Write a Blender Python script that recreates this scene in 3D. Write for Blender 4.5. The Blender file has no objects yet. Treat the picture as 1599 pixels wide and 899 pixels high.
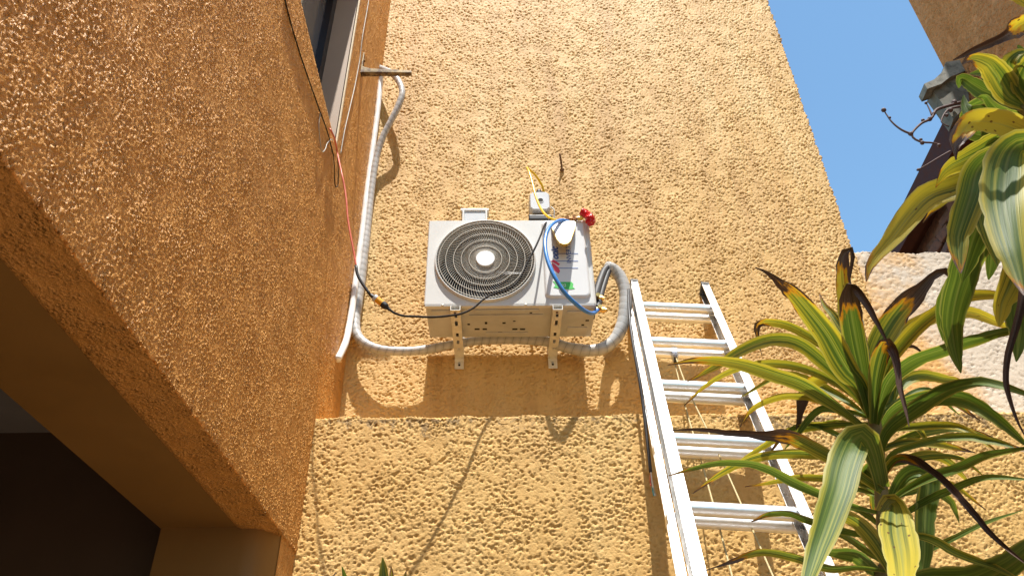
import bpy, bmesh, math, random
import numpy as np
from mathutils import Vector, Matrix
R_ = math.radians
random.seed(7); rng = np.random.default_rng(11)
scene = bpy.context.scene
col = scene.collection

# ------------------------------------------------------------------ camera
PW, PH, FPX = 1599.0, 899.0, 1194.0
PITCH, YAW, ROLL = R_(35.0), R_(1.4), R_(1.1)
CAM = np.array([0.0, 0.0, 1.6])
_F = np.array([math.sin(YAW)*math.cos(PITCH), math.cos(YAW)*math.cos(PITCH), math.sin(PITCH)])
_r = np.array([math.cos(YAW), -math.sin(YAW), 0.0]); _u = np.cross(_r, _F)
_R = math.cos(ROLL)*_r - math.sin(ROLL)*_u
_U = math.sin(ROLL)*_r + math.cos(ROLL)*_u
cd = bpy.data.cameras.new('camera'); cam = bpy.data.objects.new('camera', cd); col.objects.link(cam)
cd.sensor_width = 36.0; cd.lens = 36.0*FPX/PW; cd.clip_start = 0.05; cd.clip_end = 500
cam.matrix_world = Matrix(((_R[0], _U[0], -_F[0], CAM[0]), (_R[1], _U[1], -_F[1], CAM[1]),
                           (_R[2], _U[2], -_F[2], CAM[2]), (0, 0, 0, 1)))
scene.camera = cam

# ------------------------------------------------------------------ sky, sun, exposure
SUN_EL, SUN_AZ = R_(70.6), R_(7.0)          # sun stands behind the camera, a touch to the right
world = bpy.data.worlds.new('World'); scene.world = world; world.use_nodes = True
wn = world.node_tree.nodes; wl_ = world.node_tree.links; wn.clear()
sky = wn.new('ShaderNodeTexSky'); sky.sky_type = 'NISHITA'; sky.sun_disc = False
sky.sun_elevation = SUN_EL; sky.sun_rotation = math.pi - SUN_AZ
sky.air_density = 1.0; sky.dust_density = 0.1; sky.ozone_density = 1.6
bg = wn.new('ShaderNodeBackground'); bg.inputs[1].default_value = 0.15
wo = wn.new('ShaderNodeOutputWorld'); tint = wn.new('ShaderNodeMix'); tint.data_type = 'RGBA'; tint.blend_type = 'MULTIPLY'; tint.inputs[0].default_value = 1.0; tint.inputs[7].default_value = (.95, 1.12, 1.05, 1)
wl_.new(sky.outputs[0], tint.inputs[6]); wl_.new(tint.outputs[2], bg.inputs[0]); wl_.new(bg.outputs[0], wo.inputs[0])
sd = bpy.data.lights.new('sun', 'SUN'); sd.energy = 5.0; sd.angle = R_(0.53); sd.color = (1.0, 0.955, 0.88)
sun = bpy.data.objects.new('sun', sd); col.objects.link(sun)
_to = Vector((math.sin(SUN_AZ)*math.cos(SUN_EL), -math.cos(SUN_AZ)*math.cos(SUN_EL), math.sin(SUN_EL)))
sun.rotation_euler = _to.to_track_quat('Z', 'Y').to_euler(); sun.location = (0, -4, 9)
scene.view_settings.view_transform = 'Standard'; scene.view_settings.look = 'None'
scene.view_settings.gamma = 1.0; scene.view_settings.use_curve_mapping = False
scene.view_settings.exposure = 0.75
scene.render.engine = 'CYCLES'

# ------------------------------------------------------------------ measuring helpers
def ray(px, py):
    d = _F*FPX + _R*(px-PW/2) + _U*(PH/2-py)
    return d/np.linalg.norm(d)
def onY(px, py, Y): d = ray(px, py); return CAM + d*((Y-CAM[1])/d[1])
def onX(px, py, X): d = ray(px, py); return CAM + d*((X-CAM[0])/d[0])
def onZ(px, py, Z): d = ray(px, py); return CAM + d*((Z-CAM[2])/d[2])
def onR(px, py, r): return CAM + ray(px, py)*r
def V3(*a): return np.array(a, float)

# ------------------------------------------------------------------ object helpers
def tag(o, label=None, cat=None, group=None, kind=None):
    if label: o['label'] = label
    if cat: o['category'] = cat
    if group: o['group'] = group
    if kind: o['kind'] = kind
    return o
def thing(name, loc, label, cat, group=None):
    o = bpy.data.objects.new(name, None); o.empty_display_size = 0.1
    col.objects.link(o); o.location = tuple(loc)
    return tag(o, label, cat, group)
def root_loc(o):
    p = V3(0, 0, 0)
    while o is not None:
        p = p + np.array(o.location); o = o.parent
    return p
def build(name, verts, faces, mat, parent=None, smooth=False, base=None, auto=None):
    """one mesh object; verts are world coordinates"""
    verts = np.asarray(verts, float).reshape(-1, 3)
    me = bpy.data.meshes.new(name)
    org = root_loc(parent) if parent is not None else (np.array(base, float) if base is not None else V3(0, 0, 0))
    me.from_pydata((verts-org).tolist(), [], [tuple(f) for f in faces])
    if mat is not None: me.materials.append(mat)
    if smooth: me.shade_smooth()
    me.update()
    o = bpy.data.objects.new(name, me); col.objects.link(o)
    if parent is not None: o.parent = parent
    elif base is not None: o.location = tuple(base)
    if auto is not None:
        me.set_sharp_from_angle(angle=auto)
    return o
def place(name, me, parent, loc):
    o = bpy.data.objects.new(name, me); col.objects.link(o); o.parent = parent; o.location = tuple(loc); return o
class MB:
    def __init__(s): s.v = []; s.f = []
    def add(s, v, f):
        n = len(s.v); s.v += [tuple(map(float, p)) for p in v]; s.f += [tuple(i+n for i in q) for q in f]; return s
    def box(s, a, b, bev=0.0):
        x0, y0, z0 = np.minimum(a, b); x1, y1, z1 = np.maximum(a, b)
        if bev <= 0:
            v = [(x0,y0,z0),(x1,y0,z0),(x1,y1,z0),(x0,y1,z0),(x0,y0,z1),(x1,y0,z1),(x1,y1,z1),(x0,y1,z1)]
            f = [(0,3,2,1),(4,5,6,7),(0,1,5,4),(1,2,6,5),(2,3,7,6),(3,0,4,7)]
            return s.add(v, f)
        bm = bmesh.new(); bmesh.ops.create_cube(bm, size=1.0)
        for q in bm.verts: q.co = Vector(((x0+x1)/2+q.co.x*(x1-x0), (y0+y1)/2+q.co.y*(y1-y0), (z0+z1)/2+q.co.z*(z1-z0)))
        bmesh.ops.bevel(bm, geom=bm.edges[:], offset=bev, segments=2, affect='EDGES', profile=0.6)
        bm.verts.index_update()
        s.add([tuple(q.co) for q in bm.verts], [tuple(q.index for q in f.verts) for f in bm.faces]); bm.free(); return s
    def obox(s, o, ax, ay, az, lo, hi):
        """box in a frame: origin o, axes ax ay az, extents lo..hi"""
        v = []
        for k in (0, 1):
            for (i, j) in ((0,0),(1,0),(1,1),(0,1)):
                v.append(o + ax*(hi[0] if i else lo[0]) + ay*(hi[1] if j else lo[1]) + az*(hi[2] if k else lo[2]))
        return s.add(v, [(0,3,2,1),(4,5,6,7),(0,1,5,4),(1,2,6,5),(2,3,7,6),(3,0,4,7)])
    def prism(s, poly, ext):
        n = len(poly); poly = [np.array(p, float) for p in poly]; ext = np.array(ext, float)
        v = poly + [p+ext for p in poly]
        f = [tuple(range(n)), tuple(range(2*n-1, n-1, -1))] + [(i, i+n, (i+1) % n+n, (i+1) % n) for i in range(n)]
        return s.add(v, f)
    def lathe(s, c, axis, prof, n=24, cap=True):
        axis = np.array(axis, float); axis /= np.linalg.norm(axis)
        a = np.cross(axis, (0, 0, 1.0)) if abs(axis[2]) < .9 else np.cross(axis, (1.0, 0, 0))
        a /= np.linalg.norm(a); b = np.cross(axis, a); c = np.array(c, float)
        v = []; f = []
        for (h, r) in prof:
            for k in range(n):
                t = 2*math.pi*k/n; rr = r(t) if callable(r) else r
                v.append(c+axis*h+(a*math.cos(t)+b*math.sin(t))*rr)
        for i in range(len(prof)-1):
            for k in range(n):
                f.append((i*n+k, i*n+(k+1) % n, (i+1)*n+(k+1) % n, (i+1)*n+k))
        if cap: f.append(tuple(range(n-1, -1, -1))); f.append(tuple((len(prof)-1)*n+k for k in range(n)))
        return s.add(v, f)
    def tube(s, pts, rad, n=10, step=0.012, rfun=None, closed=False):
        P = resample(pts, step); m = len(P)
        T = np.gradient(P, axis=0); T /= np.linalg.norm(T, axis=1)[:, None]+1e-9
        ref = V3(0, 0, 1) if abs(T[0][2]) < .9 else V3(1, 0, 0)
        N = np.cross(T[0], ref); N /= np.linalg.norm(N)
        L = np.concatenate([[0], np.cumsum(np.linalg.norm(np.diff(P, axis=0), axis=1))])
        v = []; f = []
        for i in range(m):
            N = N - T[i]*(N@T[i]); N /= np.linalg.norm(N)+1e-9; B = np.cross(T[i], N)
            r = rad if not callable(rad) else rad(L[i]/L[-1])
            if rfun: r = r*rfun(L[i])
            for k in range(n):
                t = 2*math.pi*k/n; v.append(P[i]+(N*math.cos(t)+B*math.sin(t))*r)
        for i in range(m-1):
            for k in range(n): f.append((i*n+k, i*n+(k+1) % n, (i+1)*n+(k+1) % n, (i+1)*n+k))
        f.append(tuple(range(n-1, -1, -1))); f.append(tuple((m-1)*n+k for k in range(n)))
        return s.add(v, f)
    def build(s, name, mat, parent=None, smooth=False, base=None, auto=None):
        return build(name, s.v, s.f, mat, parent, smooth, base, auto)
def catmull(P, n=14):
    P = np.asarray(P, float); Q = np.vstack([2*P[0]-P[1], P, 2*P[-1]-P[-2]]); out = []
    for i in range(len(P)-1):
        a, b, c, d = Q[i:i+4]
        for k in range(n):
            t = k/n
            out.append(.5*((2*b)+(-a+c)*t+(2*a-5*b+4*c-d)*t*t+(-a+3*b-3*c+d)*t**3))
    out.append(P[-1]); return np.array(out)
def resample(pts, step=None, n=None):
    C = catmull(pts) if len(pts) > 2 else np.asarray(pts, float)
    L = np.concatenate([[0], np.cumsum(np.linalg.norm(np.diff(C, axis=0), axis=1))])
    if n is None: n = max(2, int(L[-1]/step)+1)
    t = np.linspace(0, L[-1], n)
    return np.stack([np.interp(t, L, C[:, k]) for k in range(3)], 1)

# ------------------------------------------------------------------ materials
def material(name):
    m = bpy.data.materials.new(name); m.use_nodes = True
    nt = m.node_tree; p = nt.nodes['Principled BSDF']; return m, nt, p
def N(nt, t, **kw):
    n = nt.nodes.new(t)
    for k, v in kw.items():
        if k.startswith('i_'):
            key = k[2:]; n.inputs[int(key) if key.isdigit() else key].default_value = v
        else: setattr(n, k, v)
    return n
def ramp(nt, src, stops):
    r = N(nt, 'ShaderNodeValToRGB'); e = r.color_ramp.elements
    while len(e) < len(stops): e.new(0.5)
    for k, (p, c) in enumerate(stops):
        e[k].position = p; e[k].color = tuple(c)+(1,) if len(c) == 3 else c
    nt.links.new(src, r.inputs[0]); return r
def mixc(nt, fac, a, b, mode='MIX'):
    m = N(nt, 'ShaderNodeMix', data_type='RGBA', blend_type=mode)
    for sock, val in ((m.inputs[0], fac), (m.inputs[6], a), (m.inputs[7], b)):
        if hasattr(val, 'is_linked') or isinstance(val, bpy.types.NodeSocket): nt.links.new(val, sock)
        elif isinstance(val, (int, float)): sock.default_value = val
        else: sock.default_value = tuple(val)+(1,)
    return m.outputs[2]
def math_(nt, op, a, b=None, c=None, clamp=False):
    m = N(nt, 'ShaderNodeMath', operation=op); m.use_clamp = clamp
    for k, v in enumerate((a, b, c)):
        if v is None: continue
        if isinstance(v, bpy.types.NodeSocket): nt.links.new(v, m.inputs[k])
        else: m.inputs[k].default_value = v
    return m.outputs[0]
def noise(nt, scale, detail=4, rough=.55, vec=None, dist=0.0):
    n = N(nt, 'ShaderNodeTexNoise'); n.inputs['Scale'].default_value = scale
    n.inputs['Detail'].default_value = detail; n.inputs['Roughness'].default_value = rough
    n.inputs['Distortion'].default_value = dist
    if vec is not None: nt.links.new(vec, n.inputs['Vector'])
    return n.outputs[0]
def simple(name, c, rough=.5, metal=0.0, var=.12, scale=30, bump=0.0, spec=.5, dirt=None):
    m, nt, p = material(name)
    pos = N(nt, 'ShaderNodeNewGeometry').outputs['Position']
    n1 = noise(nt, scale, 5, .6, pos)
    c = np.array(c)
    base = ramp(nt, n1, [(.3, c*(1-var)), (.7, np.minimum(c*(1+var), 1))]).outputs[0]
    if dirt is not None:
        n2 = noise(nt, dirt[1], 6, .65, pos)
        f = ramp(nt, n2, [(dirt[2], (0, 0, 0)), (dirt[2]+.15, (1, 1, 1))]).outputs[0]
        base = mixc(nt, math_(nt, 'MULTIPLY', f, dirt[3]), base, dirt[0])
    nt.links.new(base, p.inputs['Base Color'])
    p.inputs['Roughness'].default_value = rough; p.inputs['Metallic'].default_value = metal
    p.inputs['Specular IOR Level'].default_value = spec
    rr = ramp(nt, n1, [(.3, (rough*.85,)*3), (.7, (min(1, rough*1.15),)*3)]).outputs[0]; nt.links.new(rr, p.inputs['Roughness'])
    if bump > 0:
        b = N(nt, 'ShaderNodeBump'); b.inputs['Strength'].default_value = bump; b.inputs['Distance'].default_value = .004
        nt.links.new(noise(nt, scale*6, 4, .6, pos), b.inputs['Height']); nt.links.new(b.outputs[0], p.inputs['Normal'])
    return m
OCHRE = np.array((0.68, 0.39, 0.12))
def stucco_mat(name, c=OCHRE, rough=.62, spec=.35, algae=None, grey=None, streak=0.0, grit=(150, .5, .003), lump=None):
    m, nt, p = material(name)
    pos = N(nt, 'ShaderNodeNewGeometry').outputs['Position']
    sep = N(nt, 'ShaderNodeSeparateXYZ'); nt.links.new(pos, sep.inputs[0])
    n1 = noise(nt, 5, 6, .6, pos); n2 = noise(nt, 70, 3, .6, pos); n3 = noise(nt, 1.3, 4, .6, pos)
    c = np.array(c)
    base = ramp(nt, n1, [(.3, c*(.9, .88, .84)), (.7, np.minimum(c*(1.07, 1.09, 1.16), 1))]).outputs[0]
    base = mixc(nt, math_(nt, 'MULTIPLY', ramp(nt, n2, [(.35, (1, 1, 1)), (.6, (0, 0, 0))]).outputs[0], .22), base, c*(.72, .62, .5))
    base = mixc(nt, math_(nt, 'MULTIPLY', ramp(nt, n3, [(.45, (0, 0, 0)), (.75, (1, 1, 1))]).outputs[0], .30), base, np.minimum(c*(1.08, 1.2, 1.75), 1))
    if streak > 0:            # rain-washed vertical weathering
        mp = N(nt, 'ShaderNodeMapping'); mp.inputs['Scale'].default_value = (5.0, 5.0, .55); nt.links.new(pos, mp.inputs[0])
        sn = noise(nt, 1.0, 6, .65, mp.outputs[0], .4)
        base = mixc(nt, math_(nt, 'MULTIPLY', ramp(nt, sn, [(.50, (0, 0, 0)), (.72, (1, 1, 1))]).outputs[0], streak), base, c*(.62, .52, .42))
        base = mixc(nt, math_(nt, 'MULTIPLY', ramp(nt, sn, [(.28, (1, 1, 1)), (.45, (0, 0, 0))]).outputs[0], streak*.9), base, np.minimum(c*(1.1, 1.32, 1.9), 1))
    if grey is not None:      # paint gives out: bare pale cement
        nz = noise(nt, 3.5, 6, .62, pos)
        x = math_(nt, 'ADD', sep.outputs[0], math_(nt, 'MULTIPLY', math_(nt, 'SUBTRACT', nz, .5), 1.1))
        x = math_(nt, 'ADD', x, math_(nt, 'MULTIPLY', sep.outputs[2], grey[1]))
        f = N(nt, 'ShaderNodeMapRange', i_1=grey[0], i_2=grey[0]+.22); nt.links.new(x, f.inputs[0])
        base = mixc(nt, f.outputs[0], base, (0.60, 0.52, 0.42))
    if algae is not None:     # black growth along a damp top edge
        nz = noise(nt, 34, 5, .7, pos); nz2 = noise(nt, 2.2, 3, .5, pos)
        h = N(nt, 'ShaderNodeMapRange', i_1=algae[0], i_2=algae[1]); nt.links.new(sep.outputs[2], h.inputs[0])
        f = math_(nt, 'ADD', math_(nt, 'MULTIPLY', h.outputs[0], .36), math_(nt, 'ADD', math_(nt, 'MULTIPLY', nz, .75), math_(nt, 'MULTIPLY', nz2, .55)))
        f = ramp(nt, f, [(algae[2], (0, 0, 0)), (algae[2]+.09, (1, 1, 1))]).outputs[0]
        f = math_(nt, 'MULTIPLY', f, math_(nt, 'MULTIPLY', math_(nt, 'GREATER_THAN', h.outputs[0], .001), math_(nt, 'LESS_THAN', sep.outputs[2], 2.882)))
        base = mixc(nt, math_(nt, 'MULTIPLY', f, algae[3]), base, (0.055, 0.036, 0.024))
    nt.links.new(base, p.inputs['Base Color'])
    p.inputs['Roughness'].default_value = rough; p.inputs['Specular IOR Level'].default_value = spec
    b = N(nt, 'ShaderNodeBump'); b.inputs['Strength'].default_value = grit[1]; b.inputs['Distance'].default_value = grit[2]
    hgt = noise(nt, grit[0], 4, .65, pos)
    if lump is not None:      # spattered grains, thicker in some patches than in others
        vo = N(nt, 'ShaderNodeTexVoronoi'); vo.inputs['Scale'].default_value = lump[0]; vo.inputs['Randomness'].default_value = 1.0; nt.links.new(pos, vo.inputs['Vector'])
        g = math_(nt, 'POWER', math_(nt, 'SUBTRACT', 1.0, vo.outputs['Distance'], clamp=True), 2.0)
        pt = ramp(nt, noise(nt, 16, 5, .65, pos), [(.40, (.06,)*3), (.62, (1,)*3)]).outputs[0]
        hgt = math_(nt, 'ADD', math_(nt, 'MULTIPLY', math_(nt, 'MULTIPLY', hgt, math_(nt, 'ADD', math_(nt, 'MULTIPLY', pt, .6), .4)), 1-lump[1]), math_(nt, 'MULTIPLY', math_(nt, 'MULTIPLY', g, pt), lump[1]))
    nt.links.new(hgt, b.inputs['Height']); nt.links.new(b.outputs[0], p.inputs['Normal'])
    m.cycles.use_bump_map_correction = False
    return m
M = {}
M['wall_up'] = stucco_mat('ochre roughcast', OCHRE*(.98, 1.08, 1.22), streak=.6, grit=(170, .8, .003))
M['wall_low'] = stucco_mat('ochre roughcast, weathered', OCHRE*(.98, 1.07, 1.14), algae=(2.70, 2.895, .93, .6), grey=(2.0, -.05), streak=.3, grit=(190, .8, .003))
M['wall_side'] = stucco_mat('ochre roughcast, glossy paint', OCHRE*(1.04, .91, .82), rough=.38, spec=.6, streak=.25, grit=(210, 1.0, .015), lump=(120, .55))
M['wall_bare'] = stucco_mat('roughcast with paint giving out', OCHRE*(1.0, 1.03, 1.15), grey=(2.55, .17))
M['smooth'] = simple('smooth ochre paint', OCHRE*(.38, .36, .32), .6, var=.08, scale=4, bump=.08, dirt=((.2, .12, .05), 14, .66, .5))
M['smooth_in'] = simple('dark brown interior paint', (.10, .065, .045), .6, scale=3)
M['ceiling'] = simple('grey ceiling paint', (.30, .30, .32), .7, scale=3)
M['reveal'] = simple('pinkish beige reveal paint', (.40, .29, .21), .6, var=.06, scale=3, bump=.05)
M['black_frame'] = simple('black aluminium', (.012, .012, .014), .35, var=.2)
M['casing'] = simple('white enamelled steel', (.64, .64, .615), .38, var=.025, scale=6, dirt=((.45, .38, .28), 7, .68, .35))
M['pan'] = simple('galvanised base pan', (.50, .50, .485), .5, metal=.05, var=.12, scale=11, dirt=((.2, .15, .1), 10, .62, .5))
M['panel'] = simple('pale grey enamel panel', (.70, .71, .71), .35, var=.02, scale=6, dirt=((.5, .42, .3), 9, .7, .25))
M['grille'] = simple('coated grille wire', (.58, .55, .48), .5, var=.1, scale=20)
M['dark_in'] = simple('dark plastic', (.02, .022, .028), .4, var=.2)
M['fin'] = simple('condenser fin blue', (.06, .085, .11), .4, metal=.4, var=.3, scale=14)
M['slot'] = simple('dark opening', (.015, .012, .01), .8)
M['galv'] = simple('galvanised steel', (.74, .72, .65), .42, metal=.2, var=.12, scale=24, dirt=((.3, .2, .1), 30, .62, .5))
M['plastic_grey'] = simple('light grey plastic', (.50, .53, .56), .42, var=.04, scale=12)
M['plastic_white'] = simple('white pvc', (.80, .80, .79), .4, var=.04, scale=12)
M['black_rubber'] = simple('black rubber', (.015, .015, .016), .5, var=.25)
M['insul'] = simple('black foam insulation', (.035, .035, .038), .55, var=.3, scale=25)
M['brass'] = simple('brass', (.62, .38, .12), .3, metal=1.0, var=.15)
M['copper'] = simple('brown brass bar', (.35, .18, .08), .4, metal=.8, var=.2)
M['blue_hose'] = simple('blue hose', (.045, .22, .60), .3, var=.08)
M['yellow_hose'] = simple('yellow hose', (.72, .46, .015), .3, var=.08)
M['red_plastic'] = simple('red plastic', (.55, .008, .015), .3, var=.12)
M['plate_white'] = simple('white plate', (.86, .87, .88), .3, var=.02)
M['gold_edge'] = simple('yellow brown rim', (.42, .26, .03), .4, metal=.3, var=.4, scale=40)
M['red_wire'] = simple('faded red wire', (.62, .13, .08), .45, var=.1)
M['grey_wire'] = simple('grey wire', (.42, .40, .36), .5)
M['black_wire'] = simple('dark wire', (.018, .015, .014), .75, spec=.2)
M['orange'] = simple('orange plastic', (.80, .36, .015), .35, var=.06)
M['alu'] = simple('ladder aluminium', (.83, .83, .82), .30, metal=1.0, var=.05, scale=40, dirt=((.55, .5, .42), 18, .66, .4))
M['alu_rung'] = simple('rung aluminium', (.86, .88, .90), .40, metal=.75, var=.05, scale=60, dirt=((.5, .47, .4), 22, .64, .4))
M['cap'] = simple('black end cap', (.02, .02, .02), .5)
M['rope'] = simple('yellow rope', (.55, .44, .22), .7, var=.25, scale=180, bump=.4)
M['steel'] = simple('zinc pulley', (.50, .53, .58), .35, metal=.8, var=.1)
M['rust'] = simple('rusty steel', (.16, .085, .04), .65, metal=.3, var=.5, scale=60)
M['rust_tan'] = simple('dull painted steel', (.24, .18, .09), .5, metal=.4, var=.3, scale=40, dirt=((.06, .03, .018), 26, .42, .9))
M['ink_blue'] = simple('blue print', (.05, .10, .33), .5, var=.05)
M['ink_line'] = simple('light blue print', (.20, .28, .52), .5, var=.05)
M['ink_red'] = simple('red print', (.70, .04, .09), .5, var=.05)
M['ink_green'] = simple('green sticker', (.05, .50, .07), .5, var=.06)
M['ink_white'] = simple('white print', (.85, .87, .85), .5, var=.02)
M['concrete'] = simple('warm paving', (.20, .13, .072), .85, var=.3, scale=5, bump=.3, dirt=((.14, .09, .05), 2.5, .52, .5))
M['neigh'] = stucco_mat('brown roughcast', (.62, .28, .10), .8, .2, streak=.4, grit=(26, 1.0, .09), lump=(30, .5))
M['gutter'] = simple('mossy cement cornice', (.14, .135, .11), .85, var=.3, scale=9, bump=.4, dirt=((.04, .05, .03), 12, .5, .7))
M['fascia'] = simple('dark brown painted wood', (.065, .020, .011), .7, var=.25, spec=.2, scale=12)
M['tile'] = simple('old clay tile', (.13, .06, .042), .85, var=.5, scale=18, bump=.5, dirt=((.05, .04, .035), 14, .5, .7))
M['twig'] = simple('dry twig', (.085, .045, .04), .7, var=.4, scale=60)
M['trunk'] = simple('plant stem', (.22, .19, .10), .7, var=.3, scale=60, bump=.3)
def tape_mat():
    m, nt, p = material('vinyl wrapping tape')
    tc = N(nt, 'ShaderNodeUVMap'); sep = N(nt, 'ShaderNodeSeparateXYZ'); nt.links.new(tc.outputs[0], sep.inputs[0])
    pos = N(nt, 'ShaderNodeNewGeometry').outputs['Position']
    s = math_(nt, 'FRACT', math_(nt, 'ADD', math_(nt, 'MULTIPLY', sep.outputs[1], 1/.036), sep.outputs[0]))
    n1 = noise(nt, 18, 4, .6, pos)
    base = ramp(nt, s, [(0, (.20, .19, .175)), (.12, (.46, .455, .44)), (.6, (.55, .545, .53)), (1, (.42, .42, .41))]).outputs[0]
    base = mixc(nt, math_(nt, 'MULTIPLY', n1, .35), base, (.30, .29, .27))
    nt.links.new(base, p.inputs['Base Color']); p.inputs['Roughness'].default_value = .33
    return m
M['tape'] = tape_mat()
def leaf_mat():
    m, nt, p = material('dracaena leaf')
    uv = N(nt, 'ShaderNodeUVMap'); sep = N(nt, 'ShaderNodeSeparateXYZ'); nt.links.new(uv.outputs[0], sep.inputs[0])
    at = N(nt, 'ShaderNodeAttribute', attribute_name='leafp'); ps = N(nt, 'ShaderNodeSeparateColor'); nt.links.new(at.outputs['Color'], ps.inputs[0])
    yel, brn, seed = ps.outputs[0], ps.outputs[1], ps.outputs[2]
    u, v = sep.outputs[0], sep.outputs[1]
    so = math_(nt, 'MULTIPLY', seed, 37.0)
    def vec(su, sv):
        c = N(nt, 'ShaderNodeCombineXYZ'); nt.links.new(math_(nt, 'MULTIPLY', u, su), c.inputs[0]); nt.links.new(math_(nt, 'MULTIPLY', v, sv), c.inputs[1]); nt.links.new(so, c.inputs[2]); return c.outputs[0]
    stripes = noise(nt, 1.0, 3, .6, vec(13, .8)); fine = noise(nt, 1.0, 2, .5, vec(85, 1.5)); blot = noise(nt, 1.0, 4, .6, vec(3, 7))
    green = ramp(nt, stripes, [(.32, (.030, .068, .010)), (.5, (.075, .140, .022)), (.72, (.19, .26, .055))]).outputs[0]
    green = mixc(nt, math_(nt, 'MULTIPLY', fine, .35), green, (.15, .22, .07))
    edge = math_(nt, 'MULTIPLY', math_(nt, 'ABSOLUTE', math_(nt, 'SUBTRACT', u, .5)), 2.0)
    e2 = math_(nt, 'POWER', edge, 1.6)
    yf = math_(nt, 'ADD', math_(nt, 'MULTIPLY', yel, 1.15), math_(nt, 'MULTIPLY', e2, .42))
    yf = math_(nt, 'ADD', yf, math_(nt, 'MULTIPLY', math_(nt, 'SUBTRACT', stripes, .5), 1.3))
    yf = math_(nt, 'ADD', yf, math_(nt, 'MULTIPLY', math_(nt, 'SUBTRACT', v, .5), math_(nt, 'MULTIPLY', yel, .9)))
    yf = ramp(nt, yf, [(.43, (0, 0, 0)), (.93, (1, 1, 1))]).outputs[0]
    c = mixc(nt, yf, green, (.50, .42, .05))
    pm = N(nt, 'ShaderNodeMapRange', i_1=.84, i_2=.96); nt.links.new(edge, pm.inputs[0])
    c = mixc(nt, math_(nt, 'MULTIPLY', pm.outputs[0], .55), c, (.40, .40, .17))
    mdr = N(nt, 'ShaderNodeMapRange', i_1=.10, i_2=.02); nt.links.new(edge, mdr.inputs[0])
    c = mixc(nt, math_(nt, 'MULTIPLY', mdr.outputs[0], .35), c, (.30, .34, .12))
    # orange rim before the burnt part, then brown
    bt = math_(nt, 'ADD', v, math_(nt, 'ADD', math_(nt, 'MULTIPLY', math_(nt, 'SUBTRACT', blot, .5), .42), math_(nt, 'MULTIPLY', e2, .11)))
    d = math_(nt, 'SUBTRACT', bt, brn)
    o_ = N(nt, 'ShaderNodeMapRange', i_1=-.05, i_2=.0); nt.links.new(d, o_.inputs[0])
    c = mixc(nt, math_(nt, 'MULTIPLY', o_.outputs[0], .85), c, (.50, .20, .012))
    b_ = N(nt, 'ShaderNodeMapRange', i_1=.0, i_2=.035); nt.links.new(d, b_.inputs[0])
    dry = ramp(nt, fine, [(.3, (.028, .013, .010)), (.5, (.105, .058, .042)), (.72, (.28, .20, .165))]).outputs[0]
    c = mixc(nt, b_.outputs[0], c, dry)
    # small brown spots
    vo = N(nt, 'ShaderNodeTexVoronoi'); nt.links.new(vec(3.2, 12), vo.inputs['Vector']); vo.inputs['Scale'].default_value = 1.0
    sp = math_(nt, 'LESS_THAN', vo.outputs['Distance'], math_(nt, 'MULTIPLY', yel, .17))
    c = mixc(nt, math_(nt, 'MULTIPLY', sp, .8), c, (.10, .035, .012))
    nt.links.new(c, p.inputs['Base Color'])
    p.inputs['Roughness'].default_value = .48; p.inputs['Specular IOR Level'].default_value = .4
    b = N(nt, 'ShaderNodeBump'); b.inputs['Strength'].default_value = .25; b.inputs['Distance'].default_value = .002
    nt.links.new(fine, b.inputs['Height']); nt.links.new(b.outputs[0], p.inputs['Normal'])
    tr = N(nt, 'ShaderNodeBsdfTranslucent'); nt.links.new(mixc(nt, 1.0, c, (1.25, 1.2, .55), 'MULTIPLY'), tr.inputs[0])
    mx = N(nt, 'ShaderNodeMixShader'); nt.links.new(math_(nt, 'MULTIPLY', math_(nt, 'SUBTRACT', 1.0, b_.outputs[0]), .40), mx.inputs[0])
    nt.links.new(p.outputs[0], mx.inputs[1]); nt.links.new(tr.outputs[0], mx.inputs[2])
    nt.links.new(mx.outputs[0], nt.nodes['Material Output'].inputs[0])
    return m
M['leaf'] = leaf_mat()
def glass_mat():
    m, nt, p = material('dim window glass')
    p.inputs['Base Color'].default_value = (.16, .17, .18, 1); p.inputs['Roughness'].default_value = .06
    p.inputs['Specular IOR Level'].default_value = .6
    return m
M['glass'] = glass_mat()

# ------------------------------------------------------------------ roughcast relief (real geometry)
TS = 2048; TP = 4.096
def band(lo, hi, seed, ax=1.0, ay=1.0):
    g = np.random.default_rng(seed).standard_normal((TS, TS)).astype(np.float32)
    k = np.fft.fftfreq(TS, TP/TS)
    kk = np.sqrt((k[None, :]*ax)**2 + (k[:, None]*ay)**2)
    filt = np.exp(-(kk*lo)**2*1.2) * (1-np.exp(-(kk*hi)**2*1.2))
    h = np.fft.ifft2(np.fft.fft2(g)*filt).real
    return ((h-h.mean())/h.std()).astype(np.float32)
def pocks(cell, sx, sy, seed):
    r = np.random.default_rng(seed); n = int((TP/cell)**2); g = np.zeros((TS, TS), np.float32)
    np.add.at(g, (r.integers(0, TS, n), r.integers(0, TS, n)), r.uniform(.35, 1.0, n).astype(np.float32))
    k = np.fft.fftfreq(TS, TP/TS); f = np.exp(-2*math.pi**2*((k[None, :]*sx)**2+(k[:, None]*sy)**2))
    h = np.fft.ifft2(np.fft.fft2(g)*f).real; return (h*2*math.pi*sx*sy/(TP/TS)**2).astype(np.float32)
PK = pocks(.0142, .0030, .0021, 31)
F1 = band(.0078, .020, 1); F5 = band(.013, .055, 5); F2 = band(.0055, .012, 2); F3 = band(.10, .6, 3); F4 = band(.0075, .020, 4, 1.0, .75)
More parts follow.
